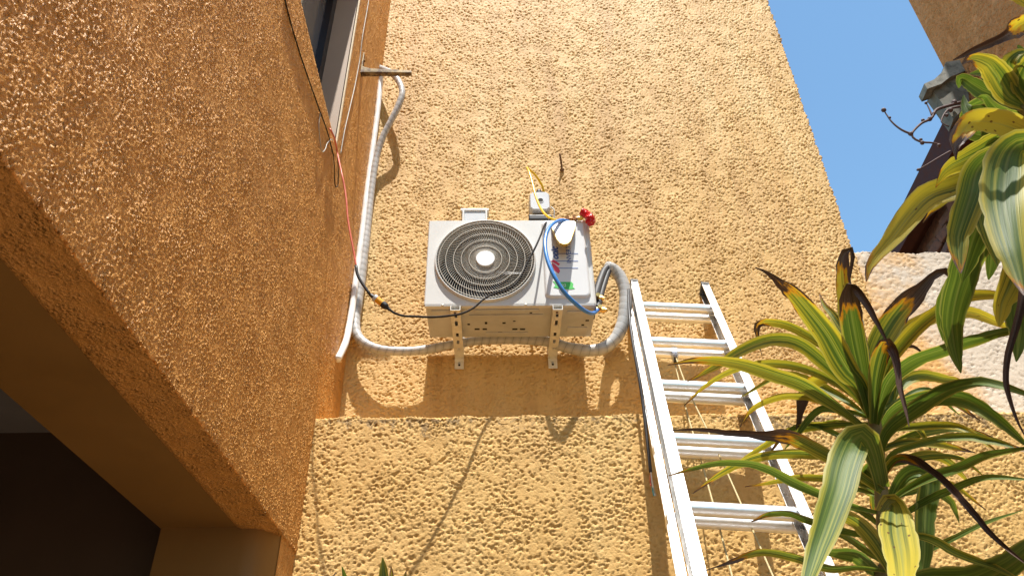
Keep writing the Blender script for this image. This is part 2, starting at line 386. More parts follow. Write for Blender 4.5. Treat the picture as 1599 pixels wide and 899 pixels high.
def samp(Ft, a, b):
    x = (a/TP*TS) % TS; y = (b/TP*TS) % TS
    x0 = np.floor(x).astype(int); y0 = np.floor(y).astype(int); fx = x-x0; fy = y-y0
    x0 %= TS; y0 %= TS; x1 = (x0+1) % TS; y1 = (y0+1) % TS
    return Ft[y0, x0]*(1-fx)*(1-fy)+Ft[y0, x1]*fx*(1-fy)+Ft[y1, x0]*(1-fx)*fy+Ft[y1, x1]*fx*fy
def sstep(a, b, x): t = np.clip((x-a)/(b-a), 0, 1); return t*t*(3-2*t)
_wr = np.random.default_rng(21)
def wnoise(a, s): return _wr.standard_normal(a.shape)*s
def relief_pits(a, b, amp=1.0):
    n = samp(F1, a, b); f = samp(F2, a, b); big = samp(F3, a, b)
    m_ = samp(F5, a, b)
    pit = np.maximum(np.clip(samp(PK, a, b)*1.5-.12, 0, 1)*sstep(-1.6, .3, m_ + .6*big), .5*sstep(.9, 1.5, n + .5*m_ + .3*big))
    return amp*(-.0095*pit + .00012*n + .00016*f + .0008*big) + amp*wnoise(a, .00022)
def relief_dash(a, b, amp=1.0):
    n = samp(F4, a, b); f = samp(F2, a, b); big = samp(F3, a, b)
    m_ = samp(F5, a+.7, b+.3)
    g_ = sstep(-.9, 1.2, m_ + .5*big)
    return amp*((.0004+.0005*g_)*np.tanh(n*1.2) + .00025*f + .00010*big + .0009*g_*sstep(.7, 1.8, n)) + amp*wnoise(a, .00016)
def grid_mesh(name, A, B, pos, mat, parent=None, base=None, keep=None, flip=False):
    """A, B: 1-D parameter arrays; pos(a, b) -> world points; keep(a, b) -> bool per quad"""
    na, nb = len(A), len(B); a, b = np.meshgrid(A, B, indexing='ij')
    P = pos(a, b).reshape(-1, 3)
    i = np.arange(na-1)[:, None]*nb + np.arange(nb-1)[None, :]
    q = np.stack([i, i+nb, i+nb+1, i+1], -1)
    if flip: q = q[..., ::-1]
    if keep is not None:
        ac = (A[:-1]+A[1:])/2; bc = (B[:-1]+B[1:])/2
        q = q[keep(*np.meshgrid(ac, bc, indexing='ij'))]
    q = q.reshape(-1, 4)
    used = np.unique(q); mp = np.full(len(P), -1); mp[used] = np.arange(len(used)); P = P[used]; q = mp[q]
    org = root_loc(parent) if parent is not None else np.array(base if base is not None else (0, 0, 0), float)
    P = (P-org).astype(np.float32)
    me = bpy.data.meshes.new(name)
    me.vertices.add(len(P)); me.vertices.foreach_set('co', P.ravel())
    me.loops.add(len(q)*4); me.loops.foreach_set('vertex_index', q.ravel().astype(np.int32))
    me.polygons.add(len(q)); me.polygons.foreach_set('loop_start', (np.arange(len(q))*4).astype(np.int32))
    me.update(calc_edges=True); me.shade_smooth(); me.materials.append(mat)
    o = bpy.data.objects.new(name, me); col.objects.link(o)
    if parent is not None: o.parent = parent
    elif base is not None: o.location = tuple(base)
    return o
def geo(a, b, s0, s1):
    """spacing growing from s0 at a to s1 at b"""
    out = [a]; 
    while out[-1] < b: out.append(out[-1]+s0+(s1-s0)*(out[-1]-a)/(b-a))
    out = np.array(out); return a+(out-a)*(b-a)/(out[-1]-a)

XL, YW, YL, ZL = -0.699, 3.10, 2.707, 2.891      # side wall, upper wall, lower wall, ledge height
XT = 1.842                                        # right edge of the tall wall

# ================================================================== SETTING
g = MB().add([(-60, -60, 0), (60, -60, 0), (60, 60, 0), (-60, 60, 0)], [(0, 1, 2, 3)])
tag(g.build('ground', M['concrete']), kind='structure')

# ---- tall back wall
t = thing('tall_wall', ((XL+XT)/2, YW, 0), 'tall sunlit ochre roughcast wall behind the outdoor air conditioning unit', 'wall')
def pos_up(a, b):
    h = relief_pits(a, b)
    edge = (a > XT-.02)
    y = YW - h
    x = a + np.where(a > XT-.05, samp(F1, b*1.0, a*0+1.3)*.0030+samp(F5, b*1.0, a*0+2.3)*.0035, 0)
    y = np.where(a >= XT-1e-6, YW+.06, y)
    return np.stack([x, y, b], -1)
A = np.concatenate([np.arange(XL-.01, XT-.004, .0037), [XT-.002, XT+.001]])
grid_mesh('stucco_face', A, geo(2.80, 6.5, .0034, .0068), pos_up, M['wall_up'], t)
MB().box((XL-.3, YW+.012, 0), (XT-.012, YW+.6, 9.5)).build('wall_core', M['wall_up'], t)

# ---- lower wall with its ledge
t = thing('ledge_wall', ((XL+3.2)/2, YL, 0), 'lower ochre roughcast wall with a flat ledge and black algae stains', 'wall')
B = np.concatenate([geo(2.03, ZL-.004, .0040, .0036), [ZL-.001, ZL, ZL+.0005]]); nB = len(B)
def pos_low(a, b):
    h = relief_pits(a+1.7, b+.9, 1.0)
    zz = b + np.where(b > ZL-.03, samp(F1, a+.4, a*0+.2)*.0018+samp(F3, a, a*0+.7)*.0022, 0)
    y = YL - h
    y = np.where(b >= ZL-1e-6, YL+.014, y); y = np.where(b > ZL+1e-4, YW+.005, y)
    zz = np.where(b >= ZL-1e-6, ZL+.003+samp(F1, a+.4, a*0+.2)*.0012, zz)
    return np.stack([a, y, zz], -1)
grid_mesh('stucco_face', np.arange(XL-.01, 2.9, .0038), B, pos_low, M['wall_low'], t)
MB().box((XL-.0, YL+.02, 0), (3.3, YW+.0, ZL-.012)).build('wall_core', M['wall_low'], t)
MB().add([(XL, YL-.001, 0), (3.3, YL-.001, 0), (3.3, YL-.001, 2.03), (XL, YL-.001, 2.03)], [(0, 1, 2, 3)]).build('wall_foot', M['wall_low'], t)

# ---- lower boundary wall to the right of the tall one
ZB = 3.985
t = thing('boundary_wall', (2.6, YW, 0), 'low roughcast wall right of the tall wall, ochre paint giving out to pale bare cement', 'wall')
Bb = np.concatenate([geo(2.80, ZB-.004, .0065, .0075), [ZB-.001, ZB, ZB+.0005]])
def pos_b(a, b):
    h = relief_pits(a+.8, b+2.2, .8)
    zz = b + np.where(b > ZB-.03, samp(F1, a+.4, a*0+1.2)*.003+samp(F3, a, a*0+2.7)*.004, 0)
    y = YW+.004 - h
    y = np.where(b >= ZB-1e-6, YW+.03, y); y = np.where(b > ZB+1e-4, YW+.25, y)
    return np.stack([a, y, zz], -1)
grid_mesh('stucco_face', np.arange(XT-.03, 3.3, .0075), Bb, pos_b, M['wall_bare'], t)
MB().box((XT-.005, YW+.02, 0), (3.3, YW+.24, ZB-.012)).build('wall_core', M['wall_bare'], t)

# ---- house on the left: roughcast side wall over a porch opening, with a window
ZS, YJ = 2.382, 2.42            # soffit height, far jamb of the porch
WY0, WY1, WZ0, WZ1 = .9, 2.392, 4.035, 5.35   # window opening
hs = thing('house', (-1.2, 1.0, 0), 'house side wall at left with glossy ochre roughcast, porch opening below and window above', 'house')
Yg = np.concatenate([[.25, .35, .45], geo(.56, 3.1, .0033, .0068)])
Yg = np.sort(np.append(Yg, [WY1-.001, WY1])); 
Zg = np.concatenate([[ZS-.001, ZS+.0005], geo(ZS+.004, 6.3, .0034, .0085)]); Zg = np.sort(np.append(Zg, [WZ0, WZ0+.001]))
def pos_side(a, b):
    h = relief_dash(a, b)
    near = np.exp(-(b-ZS)/.05); h = h*(1+.7*near)
    x = XL + h
    x = np.where(b < ZS, XL-.02, x)
    z = b + np.where(b < ZS+.02, samp(F1, a, a*0+.9)*.0035+samp(F2, a, a*0+.9)*.0012, 0)
    inw = (a <= WY1) & (a >= WY0) & (b >= WZ0) & (b <= WZ1)
    x = np.where(inw, np.minimum(x, XL-.004), x)
    return np.stack([x, a, z], -1)
keep = lambda a, b: ~((a < WY1-.0005) & (a > WY0) & (b > WZ0+.0005) & (b < WZ1))
grid_mesh('stucco_face', Yg, Zg, pos_side, M['wall_side'], hs, keep=keep)
# wall below the soffit line, beyond the porch opening (pier face)
grid_mesh('pier_face', np.concatenate([geo(YJ+.085, YL+.02, .006, .007)]), geo(1.95, ZS+.006, .007, .006),
          lambda a, b: np.stack([XL-.004+relief_dash(a, b, 1.0)*sstep(.0, .03, a-(YJ+.085)), a, b], -1), M['wall_side'], hs)
# rough lip under the lintel, then smooth soffit and beam
XR = -.822; XI = -1.066
def pos_lip(a, b):      # a = y, b = x
    h = relief_dash(a+1.1, b*1.0+.3, 1.5)
    e = sstep(0, .012, b-XR)
    return np.stack([b, a, ZS-.002-.004*e-h*e], -1)
grid_mesh('soffit_lip', np.concatenate([[.1, .3], geo(.5, YJ+.07, .0045, .007)]), np.arange(XR, XL+.004, .0045), pos_lip, M['wall_side'], hs)
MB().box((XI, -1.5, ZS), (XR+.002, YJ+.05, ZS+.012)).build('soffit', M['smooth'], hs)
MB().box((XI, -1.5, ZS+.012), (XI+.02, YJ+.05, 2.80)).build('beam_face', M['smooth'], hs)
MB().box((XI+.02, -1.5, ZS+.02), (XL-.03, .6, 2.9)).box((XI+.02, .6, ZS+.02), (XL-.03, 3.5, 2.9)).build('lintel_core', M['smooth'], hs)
# pier at the far end of the opening: shaded jamb, rounded smooth corner
jb = [(XI, YJ+.04), (XI+.004, YJ+.005), (-.80, YJ), (-.766, YJ+.004), (-.742, YJ+.018), (-.722, YJ+.045), (-.708, YJ+.075), (-.703, YJ+.095), (-.72, YJ+.12), (XI, YJ+.12)]
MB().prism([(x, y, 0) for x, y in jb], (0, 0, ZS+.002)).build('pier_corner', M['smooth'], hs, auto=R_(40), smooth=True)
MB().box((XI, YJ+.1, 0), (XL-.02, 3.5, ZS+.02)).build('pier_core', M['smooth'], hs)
# porch interior
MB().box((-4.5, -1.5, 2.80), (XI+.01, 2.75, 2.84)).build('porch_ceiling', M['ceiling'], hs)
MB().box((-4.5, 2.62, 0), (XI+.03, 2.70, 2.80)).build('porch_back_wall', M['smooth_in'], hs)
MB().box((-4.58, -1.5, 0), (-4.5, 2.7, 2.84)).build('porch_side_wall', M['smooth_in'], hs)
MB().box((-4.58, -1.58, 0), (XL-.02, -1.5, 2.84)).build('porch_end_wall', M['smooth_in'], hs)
# upper storey body
XV = -.815
MB().box((-3.6, WY1+.004, 2.9), (XL-.012, 3.6, 8.0)).build('wall_core', M['reveal'], hs)
MB().box((-3.6, -1.5, 2.9), (XL-.012, WY1+.004, WZ0-.006)).build('wall_core', M['reveal'], hs)
MB().box((-3.6, -1.5, WZ1+.004), (XL-.012, WY1+.004, 8.0)).build('wall_core', M['wall_side'], hs)
MB().box((-3.6, -1.5, WZ0-.006), (XL-.012, WY0-.004, WZ1+.004)).build('wall_core', M['wall_side'], hs)
MB().box((-3.6, -1.5, WZ0-.006), (XV-.35, WY1+.004, WZ1+.004)).build('room_back', M['smooth_in'], hs)
win = MB().box((XV-.065, WY1-.055, WZ0), (XV, WY1, WZ1)).box((XV-.065, WY0, WZ0), (XV, WY1-.055, WZ0+.055)) \
    .box((XV-.065, WY0, WZ1-.055), (XV, WY1-.055, WZ1)).box((XV-.065, WY0, WZ0+.055), (XV, WY0+.055, WZ1-.055)) \
    .box((XV-.05, 1.62, WZ0+.055), (XV-.006, 1.67, WZ1-.055)).build('window', M['black_frame'], hs)
MB().box((XV-.04, WY0+.05, WZ0+.05), (XV-.034, 1.622, WZ1-.05)).build('pane', M['glass'], win)
MB().box((XV-.04, 1.668, WZ0+.05), (XV-.034, WY1-.05, WZ1-.05)).build('pane', M['glass'], win)
MB().box((XL-.006, WY1-.001, WZ0), (XL+.0012, WY1+.014, WZ1)).build('reveal_edge', simple('pale jamb edge', (.62, .48, .30), .6, bump=.4, scale=40), hs)  # thin strip along the jamb's outer edge, paler than the reveal

# ---- neighbouring building far right
nb = thing('neighbour_house', (5.5, 5, 0), 'brown neighbouring house at upper right with mossy cornice and clay tile eave', 'house')
MB().box((4.55, -6, 0), (8, 5.02, 12)).build('wall', M['neigh'], nb)
MB().prism([(4.58, 5.02, 0), (5.10, 9.5, 0), (8, 9.5, 0), (8, 5.02, 0)], (0, 0, 6.88)).build('wall', M['tile'], nb)
pr = [onY(x, y, 4.85) for x, y in ((1454, 138), (1482, 121), (1508, 112), (1514, 160), (1489, 186))]
MB().prism(pr, (.05, .18, .02)).build('cornice', M['gutter'], nb)
pr = [onY(x, y, 4.80) for x, y in ((1443, 131), (1459, 124), (1472, 112), (1477, 97), (1512, 92), (1514, 108), (1484, 120), (1470, 131), (1448, 139))]
MB().prism(pr, (.02, .16, .0)).build('cornice_lip', simple('weathered cement lip', (.22, .215, .185), .85, var=.35, scale=10, bump=.4, dirt=((.06, .06, .045), 11, .5, .7)), nb)
MB().prism([(4.33, 5.0, 6.78), (4.46, 5.0, 6.78), (4.94, 9.5, 6.78), (4.81, 9.5, 6.78)], (0, 0, .33)).build('fascia_board', M['fascia'], nb)
MB().prism([(4.46, 5.0, 6.89), (5.0, 5.0, 6.89), (5.5, 9.5, 6.89), (4.94, 9.5, 6.89)], (0, 0, .05)).build('eave_soffit', M['fascia'], nb)
# clay tiles of the lean-to roof; shared mesh
prof = []
for k in range(7):
    a = math.pi*k/6; prof.append((math.cos(a)*.105, math.sin(a)*.07))
tv = []; tf = []
for (xx, sc) in ((0, 1.0), (.42, .86)):
    for (py_, pz_) in prof: tv.append((xx, py_*sc, pz_*sc+xx*.45))
    for (py_, pz_) in prof: tv.append((xx, py_*sc*.84, pz_*sc*.80+xx*.45))
for k in range(6):
    tf += [(k, k+1, 14+k+1, 14+k), (7+k+1, 7+k, 21+k, 21+k+1), (k, 7+k, 7+k+1, k+1), (14+k, 14+k+1, 21+k+1, 21+k)]
tf += [(0, 14, 21, 7), (6, 13, 27, 20)]
tme = bpy.data.meshes.new('roof_tile'); tme.from_pydata(tv, [], tf); tme.materials.append(M['tile']); tme.shade_smooth()
for c_ in range(2):
    for r_ in range(19):
        o = place('roof_tile', tme, nb, (4.43+.107*(.22+r_*.225)+c_*.36-5.5+random.uniform(-.015, .015), .22+r_*.225+random.uniform(-.01, .01), 7.09+c_*.165))
        o.rotation_euler = (random.uniform(-.04, .04), random.uniform(-.03, .03), random.uniform(-.04, .04))
# rough broken tiles bedded in the wall under the eave
rb = bpy.data.meshes.new('bedded_tile'); q = MB().box((-.03, -.11, -.055), (.05, .11, .055), .015); rb.from_pydata(q.v, [], q.f); rb.materials.append(M['tile'])
for i in range(15):
    for j in range(9):
        o = place('bedded_tile', rb, nb, (4.57+.116*(.3+i*.235)-5.5+random.uniform(-.03, .02), .3+i*.235+(j % 2)*.11, 6.68-j*.13))
        o.rotation_euler = (random.uniform(-.25, .25), random.uniform(-.2, .2), random.uniform(-.2, .2)); s_ = random.uniform(.8, 1.05); o.scale = (1, s_, s_)

# ================================================================== AIR CONDITIONER
YF, YB = 2.686, 2.940
AX0, AX1, AZ0, AZ1 = -.303, .424, 3.397, 3.856
ac = thing('air_conditioner', ((AX0+AX1)/2, (YF+YB)/2, AZ0), 'white outdoor air conditioning unit with round fan grille mounted on the ochre wall', 'air conditioner')
T_ = .004
mb = MB()
mb.box((AX0, YF+.02, AZ1-.012), (AX1, YB, AZ1), .004)                      # top
mb.box((AX0, YF+.02, AZ0+.012), (AX0+T_, YB, AZ1-.012)).box((AX1-T_, YF+.02, AZ0+.012), (AX1, YB, AZ1-.012))
mb.box((AX0+T_, YB-T_, AZ0+.012), (AX1-T_, YB, AZ1-.012))
mb.build('casing', M['casing'], ac)
# front panel with round opening
FC = onY(758, 408, YF); FX, FZ, FR = FC[0], (AZ0+AZ1)/2+.002, .2155
x0, x1, z0, z1 = AX0, .188, AZ0+.004, AZ1
mb = MB(); n = 128; v = []; f = []
def rectpt(t):
    dx, dz = math.cos(t), math.sin(t)
    ks = []
    if dx > 1e-9: ks.append((x1-FX)/dx)
    if dx < -1e-9: ks.append((x0-FX)/dx)
    if dz > 1e-9: ks.append((z1-FZ)/dz)
    if dz < -1e-9: ks.append((z0-FZ)/dz)
    k = min(ks); return (FX+dx*k, FZ+dz*k)
angs = sorted([2*math.pi*k/n for k in range(n)] + [math.atan2(z-FZ, x-FX) % (2*math.pi) for x in (x0, x1) for z in (z0, z1)]); n = len(angs)
for tt in angs:
    rx, rz = rectpt(tt); v.append((rx, YF, rz))
    v.append((FX+math.cos(tt)*(FR+.002), YF, FZ+math.sin(tt)*(FR+.002)))
for k in range(n): f.append((2*k, 2*((k+1) % n), 2*((k+1) % n)+1, 2*k+1))
mb.add(v, f)
# edge returns of the front sheet (rounded)
def ret(pts, cx):     # profile pts (offset inward, y)
    pass
mb.add([(x1, YF, z0), (AX1-.010, YF, z0), (AX1-.010, YF, z1), (x1, YF, z1)], [(0, 1, 2, 3)])
for (xa, xb, xc) in ((AX0, AX0-.004, AX0-.005), (AX1-.010, AX1-.003, AX1)):
    mb.add([(xa, YF, z0), (xb, YF+.004, z0), (xc, YF+.012, z0), (xc, YF+.03, z0), (xa, YF, z1), (xb, YF+.004, z1), (xc, YF+.012, z1), (xc, YF+.03, z1)], [(0, 1, 5, 4), (1, 2, 6, 5), (2, 3, 7, 6)])
mb.add([(AX0, YF, z1), (AX1-.01, YF, z1), (AX0, YF+.004, z1+.004), (AX1-.01, YF+.004, z1+.004), (AX0, YF+.03, z1+.006), (AX1-.01, YF+.03, z1+.006)], [(0, 1, 3, 2), (2, 3, 5, 4)])
mb.add([(AX0, YF, z0), (AX1-.01, YF, z0), (AX0, YF+.002, z0-.01), (AX1-.01, YF+.002, z0-.01), (AX0, YF+.02, z0-.010), (AX1-.01, YF+.02, z0-.010)], [(0, 1, 3, 2), (2, 3, 5, 4)])
mb.build('front_panel', M['casing'], ac)
# raised orifice rim and inner duct
mb = MB(); prof = [(FR+.007, 0.002), (FR+.006, -.012), (FR+.004, -.016), (FR+.001, -.017), (FR-.001, -.014), (FR-.002, 0.0), (FR-.004, .06), (FR-.004, .11)]
v = []; f = []; n = 96
for (r, y) in prof:
    for k in range(n): tt = 2*math.pi*k/n; v.append((FX+math.cos(tt)*r, YF+y, FZ+math.sin(tt)*r))
for i in range(len(prof)-1):
    for k in range(n): f.append((i*n+k, i*n+(k+1) % n, (i+1)*n+(k+1) % n, (i+1)*n+k))
mb.add(v, f).build('orifice_rim', M['casing'], ac, True)
# grille: rings, swept spokes, badge
def ring(r, rad, y, seg=96, m=6):
    v = []; f = []
    for k in range(seg):
        a = 2*math.pi*k/seg
        for j in range(m):
            b = 2*math.pi*j/m; rr = r+rad*math.cos(b); v.append((FX+rr*math.cos(a), y+rad*math.sin(b), FZ+rr*math.sin(a)))
    for k in range(seg):
        for j in range(m): f.append((k*m+j, k*m+(j+1) % m, ((k+1) % seg)*m+(j+1) % m, ((k+1) % seg)*m+j))
    return v, f
YG = YF-.010
for r in (.072, .106, .140, .174, .205):
    v, f = ring(r, .0015, YG-.003); build('grille_ring', v, f, M['grille'], ac, True)
mb = MB()
for k in range(96):
    a0 = 2*math.pi*k/96; pts = []
    for j in range(7):
        s = j/6; r = .040+(FR-.041)*s; a = a0+.42*s**1.3
        pts.append((FX+r*math.cos(a), YG+.002*math.sin(s*3.1), FZ+r*math.sin(a)))
    P = np.array(pts); W_ = .00115; v = []; f = []
    for j in range(7):
        tdir = P[min(j+1, 6)]-P[max(j-1, 0)]; tdir /= np.linalg.norm(tdir); sd_ = np.cross(tdir, (0, 1, 0))*W_
        v += [P[j]+sd_, P[j]+V3(0, -.0014, 0), P[j]-sd_, P[j]+V3(0, .0022, 0)]
    for j in range(6):
        for e in range(4): f.append((4*j+e, 4*j+(e+1) % 4, 4*j+4+(e+1) % 4, 4*j+4+e))
    mb.add(v, f)
tag(mb.build('grille_spokes', M['grille'], ac, True), kind='stuff')
MB().lathe((FX, YG-.004, FZ), (0, -1, 0), [(-.004, .041), (.0035, .041), (.0045, .0398)], 40).build('grille_badge', M['plate_white'], ac, False)
# fan behind the grille
mb = MB().lathe((FX, YF+.09, FZ), (0, -1, 0), [(-.05, .05), (.02, .05), (.03, .042)], 24)
for k in range(3):
    v = []; f = []
    for i in range(9):
        for j in range(7):
            s = i/8; r = .045+s*.150; a = 2*math.pi*k/3+.5*s+(j/6-.5)*(1.35-.1*s); y = YF+.075+(j/6-.5)*.07
            v.append((FX+r*math.cos(a), y, FZ+r*math.sin(a)))
    for i in range(8):
        for j in range(6): f.append((i*7+j, i*7+j+1, (i+1)*7+j+1, (i+1)*7+j))
    mb.add(v, f)
mb.build('fan', M['dark_in'], ac, True, auto=R_(40))
MB().box((AX0+.01, YB-.045, AZ0+.02), (.19, YB-.03, AZ1-.02)).build('condenser_coil', M['fin'], ac)
MB().box((.192, YF+.022, AZ0+.02), (.196, YB-.01, AZ1-.015)).build('partition', M['dark_in'], ac)
# raised service panel, rounded corners
def rrect(xa, xb, za, zb, r, n=6):
    p = []
    for (cx, cz, a0) in ((xb-r, zb-r, 0), (xa+r, zb-r, 90), (xa+r, za+r, 180), (xb-r, za+r, 270)):
        for k in range(n+1): a = R_(a0+90*k/n); p.append((cx+r*math.cos(a), cz+r*math.sin(a)))
    return p
pa = rrect(.205, .402, 3.424, AZ1-.004, .022); pb = rrect(.211, .396, 3.430, AZ1-.010, .020); pc = rrect(.216, .391, 3.435, AZ1-.014, .018)
n = len(pa); v = [(x, YF-.0006, z) for x, z in pa]+[(x, YF-.010, z) for x, z in pb]+[(x, YF-.012, z) for x, z in pc]; f = []
for i in range(2):
    for k in range(n): f.append((i*n+k, (i+1)*n+k, (i+1)*n+(k+1) % n, i*n+(k+1) % n))
f.append(tuple(2*n+k for k in range(n)))
sp = build('service_panel', v, f, M['panel'], ac)
YP = YF-.0124
def flat(name, pts, mat, y=YP, th=.0008, parent=None):
    pp = [onY(px, py, y) for px, py in pts]
    return MB().prism([(p[0], y, p[2]) for p in pp], (0, -th, 0)).build(name, mat, parent or sp)
z2 = lambda pts: [(845+.0946*x, 375+.0946*y) for x, y in pts]
for (xa, xb, yy) in ((262, 610, 222), (150, 610, 343), (230, 610, 460)):
    flat('printed_line', z2([(xa, yy-6), (xb, yy-6), (xb, yy+6), (xa, yy+6)]), M['ink_line'])
lg = z2([(160, 350), (205, 322), (262, 358), (312, 396), (285, 418), (235, 385)])
flat('logo_stroke', lg, M['ink_red'], th=.001)
flat('logo_stroke', z2([(172, 378), (218, 392), (282, 450), (312, 510), (290, 552), (215, 495), (196, 440)]), M['ink_red'], th=.001)
flat('sticker', z2([(190, 675), (262, 690), (500, 688), (532, 722), (520, 768), (556, 800), (480, 812), (280, 797), (205, 778), (242, 740)]), M['ink_green'], th=.001)
def text(name, s, size, o, ax, ay, mat, parent, ext=.0004, shear=0.0, bold=0.0, sx=1.0):
    cu = bpy.data.curves.new(name, 'FONT'); cu.body = s; cu.size = size; cu.extrude = ext; cu.shear = shear; cu.offset = bold; cu.resolution_u = 3
    ob = bpy.data.objects.new(name, cu); col.objects.link(ob)
    dg = bpy.context.evaluated_depsgraph_get(); me = bpy.data.meshes.new_from_object(ob.evaluated_get(dg))
    col.objects.unlink(ob); bpy.data.objects.remove(ob)
    ax, ay = np.array(ax, float), np.array(ay, float); az = np.cross(ax, ay)
    v = [o+ax*q.co.x*sx+ay*q.co.y+az*q.co.z for q in me.vertices]; f = [tuple(p.vertices) for p in me.polygons]
    bpy.data.meshes.remove(me); return build(name, v, f, mat, parent)
p0 = onY(*z2([(500, 378)])[0], YP); text('lettering', 'INVERTER', .029, V3(p0[0], YP-.0007, p0[2]), (0, 0, 1), (-1, 0, 0), M['ink_blue'], sp, sx=1.0, bold=.0003)
p0 = onY(*z2([(285, 322)])[0], YP); text('lettering', 'onic', .043, V3(p0[0], YP-.0007, p0[2]), (0, 0, 1), (-1, 0, 0), M['ink_blue'], sp, shear=.35, bold=.0016, sx=.95)
p0 = onY(*z2([(285, 782)])[0], YP); text('lettering', 'R32', .021, V3(p0[0], YP-.0018, p0[2]), (1, 0, .12), (-.1, 0, 1), M['ink_white'], sp, shear=.2)
# base pan seen from below
bp = MB().box((AX0+.002, YF+.003, AZ0-.004), (AX1-.002, YB+.004, AZ0+.011), .003).build('base_pan', M['pan'], ac)
mb = MB()
for (xa, xb, ya, yb) in ((-.28, -.17, 2.72, 2.91), (-.10, .18, 2.715, 2.735), (-.12, .2, 2.755, 2.772), (.30, .40, 2.73, 2.75), (.31, .40, 2.86, 2.90), (-.05, .14, 2.90, 2.925)):
    mb.box((xa, ya, AZ0-.0095), (xb, yb, AZ0-.003), .003)
mb.build('pressed_rib', M['pan'], bp)
for (px, py, w, h) in ((745, 513.5, 8, 2), (757, 513.5, 7, 2), (804, 513.5, 8, 2), (816, 513.5, 8, 2), (781, 519.5, 7, 3), (759, 504, 4, 3), (803, 501, 4, 1), (829, 488, 4, 2), (917, 500, 5, 2), (910, 507, 4, 2), (909, 511, 4, 2), (732, 506, 4, 2), (787, 504, 5, 2)):
    a = onZ(px-w/2, py-h/2, AZ0-.004); b = onZ(px+w/2, py+h/2, AZ0-.004)
    MB().box((a[0], min(a[1], b[1]), AZ0-.0055), (b[0], max(a[1], b[1]), AZ0-.0035)).build('drain_slot', M['slot'], bp)
for px in (691, 821):
    a = onY(px, 478, YF); MB().lathe((a[0], YF+.003, AZ0-.001), (0, -1, 0), [(0, .006), (.004, .005), (.005, .002)], 10).build('screw', M['galv'], ac, True)
# side valves (right)
mb = MB()
for (px, py, yy) in ((927, 466, 2.79), (934, 484, 2.76)):
    a = onY(px, py, yy)
    o_ = MB().lathe((AX1-.002, yy, a[2]), (1, 0, 0), [(0, .014), (.012, .014), (.013, .009), (.03, .009), (.031, .013), (.045, .013), (.046, .008), (.052, .008)], 8)
    o_.lathe((AX1+.02, yy, a[2]), (0, -1, 0), [(0, .007), (.02, .007), (.021, .010), (.032, .010)], 8)
    o_.build('service_valve', M['brass'], ac, True, auto=R_(30))
MB().box((AX1-.001, 2.72, 3.41), (AX1+.006, 2.83, 3.54), .002).build('valve_plate', M['dark_in'], ac)

# ---- slotted wall brackets carrying it
def wall_bracket(px0, label):
    a = onY(px0, 577, YW-.006); xc = a[0]; zt = AZ0-.026; w = .021
    ya, yb = YF-.002, YW-.012
    b = thing('wall_bracket', (xc, YW, 3.31), label, 'bracket', 'brackets under the air conditioner')
    mb = MB()
    slots = [(.035, .060), (.085, .125), (.185, .215), (.245, .275), (.315, .328)]; hw = .006
    ys = [0]+[q for s_ in slots for q in s_]+[yb-ya]
    for k in range(0, len(ys)-1):
        if k % 2 == 0: mb.box((xc-w, ya+ys[k], zt-.003), (xc+w, ya+ys[k+1], zt))
        else:
            mb.box((xc-w, ya+ys[k], zt-.003), (xc-hw, ya+ys[k+1], zt)); mb.box((xc+hw, ya+ys[k], zt-.003), (xc+w, ya+ys[k+1], zt))
    mb.build('arm', M['galv'], b)
    for s_ in (-1, 1): MB().add([(xc+s_*(w-.003), ya, zt), (xc+s_*w, ya, zt), (xc+s_*w, ya, zt+.019), (xc+s_*(w-.003), ya, zt+.019),
              (xc+s_*(w-.003), yb, zt), (xc+s_*w, yb, zt), (xc+s_*w, yb, zt+.019), (xc+s_*(w-.003), yb, zt+.019)],
             [(0,1,2,3),(7,6,5,4),(0,4,5,1),(1,5,6,2),(2,6,7,3),(3,7,4,0)]).build('flange', M['galv'], b)
    for yy in (ya+.05, ya+.2): MB().box((xc-w+.004, yy, zt), (xc+w-.004, yy+.03, AZ0-.0045)).build('rubber_pad', M['black_rubber'], b)
    MB().box((xc-w, yb, 3.312), (xc+w, yb+.004, AZ1-.08), .001).box((xc-w, yb-.005, zt-.02), (xc+w, yb, zt-.003), .002).build('upright', M['galv'], b)
    MB().lathe((xc, yb, 3.332), (0, -1, 0), [(0, .0055), (.001, .0055)], 12).build('bolt_hole', M['slot'], b)
    MB().lathe((xc, yb, zt-.030), (0, -1, 0), [(0, .006), (.004, .006), (.005, .004)], 6).build('bolt', M['steel'], b)
    MB().lathe((xc-.002, ya+.020, zt-.003), (0, 0, -1), [(0, .006), (.004, .006), (.005, .004)], 6).build('bolt', M['rust'], b)
wall_bracket(717, 'slotted steel wall bracket under the fan side of the air conditioner')
wall_bracket(863.5, 'slotted steel wall bracket under the service panel side, nearer the ladder')

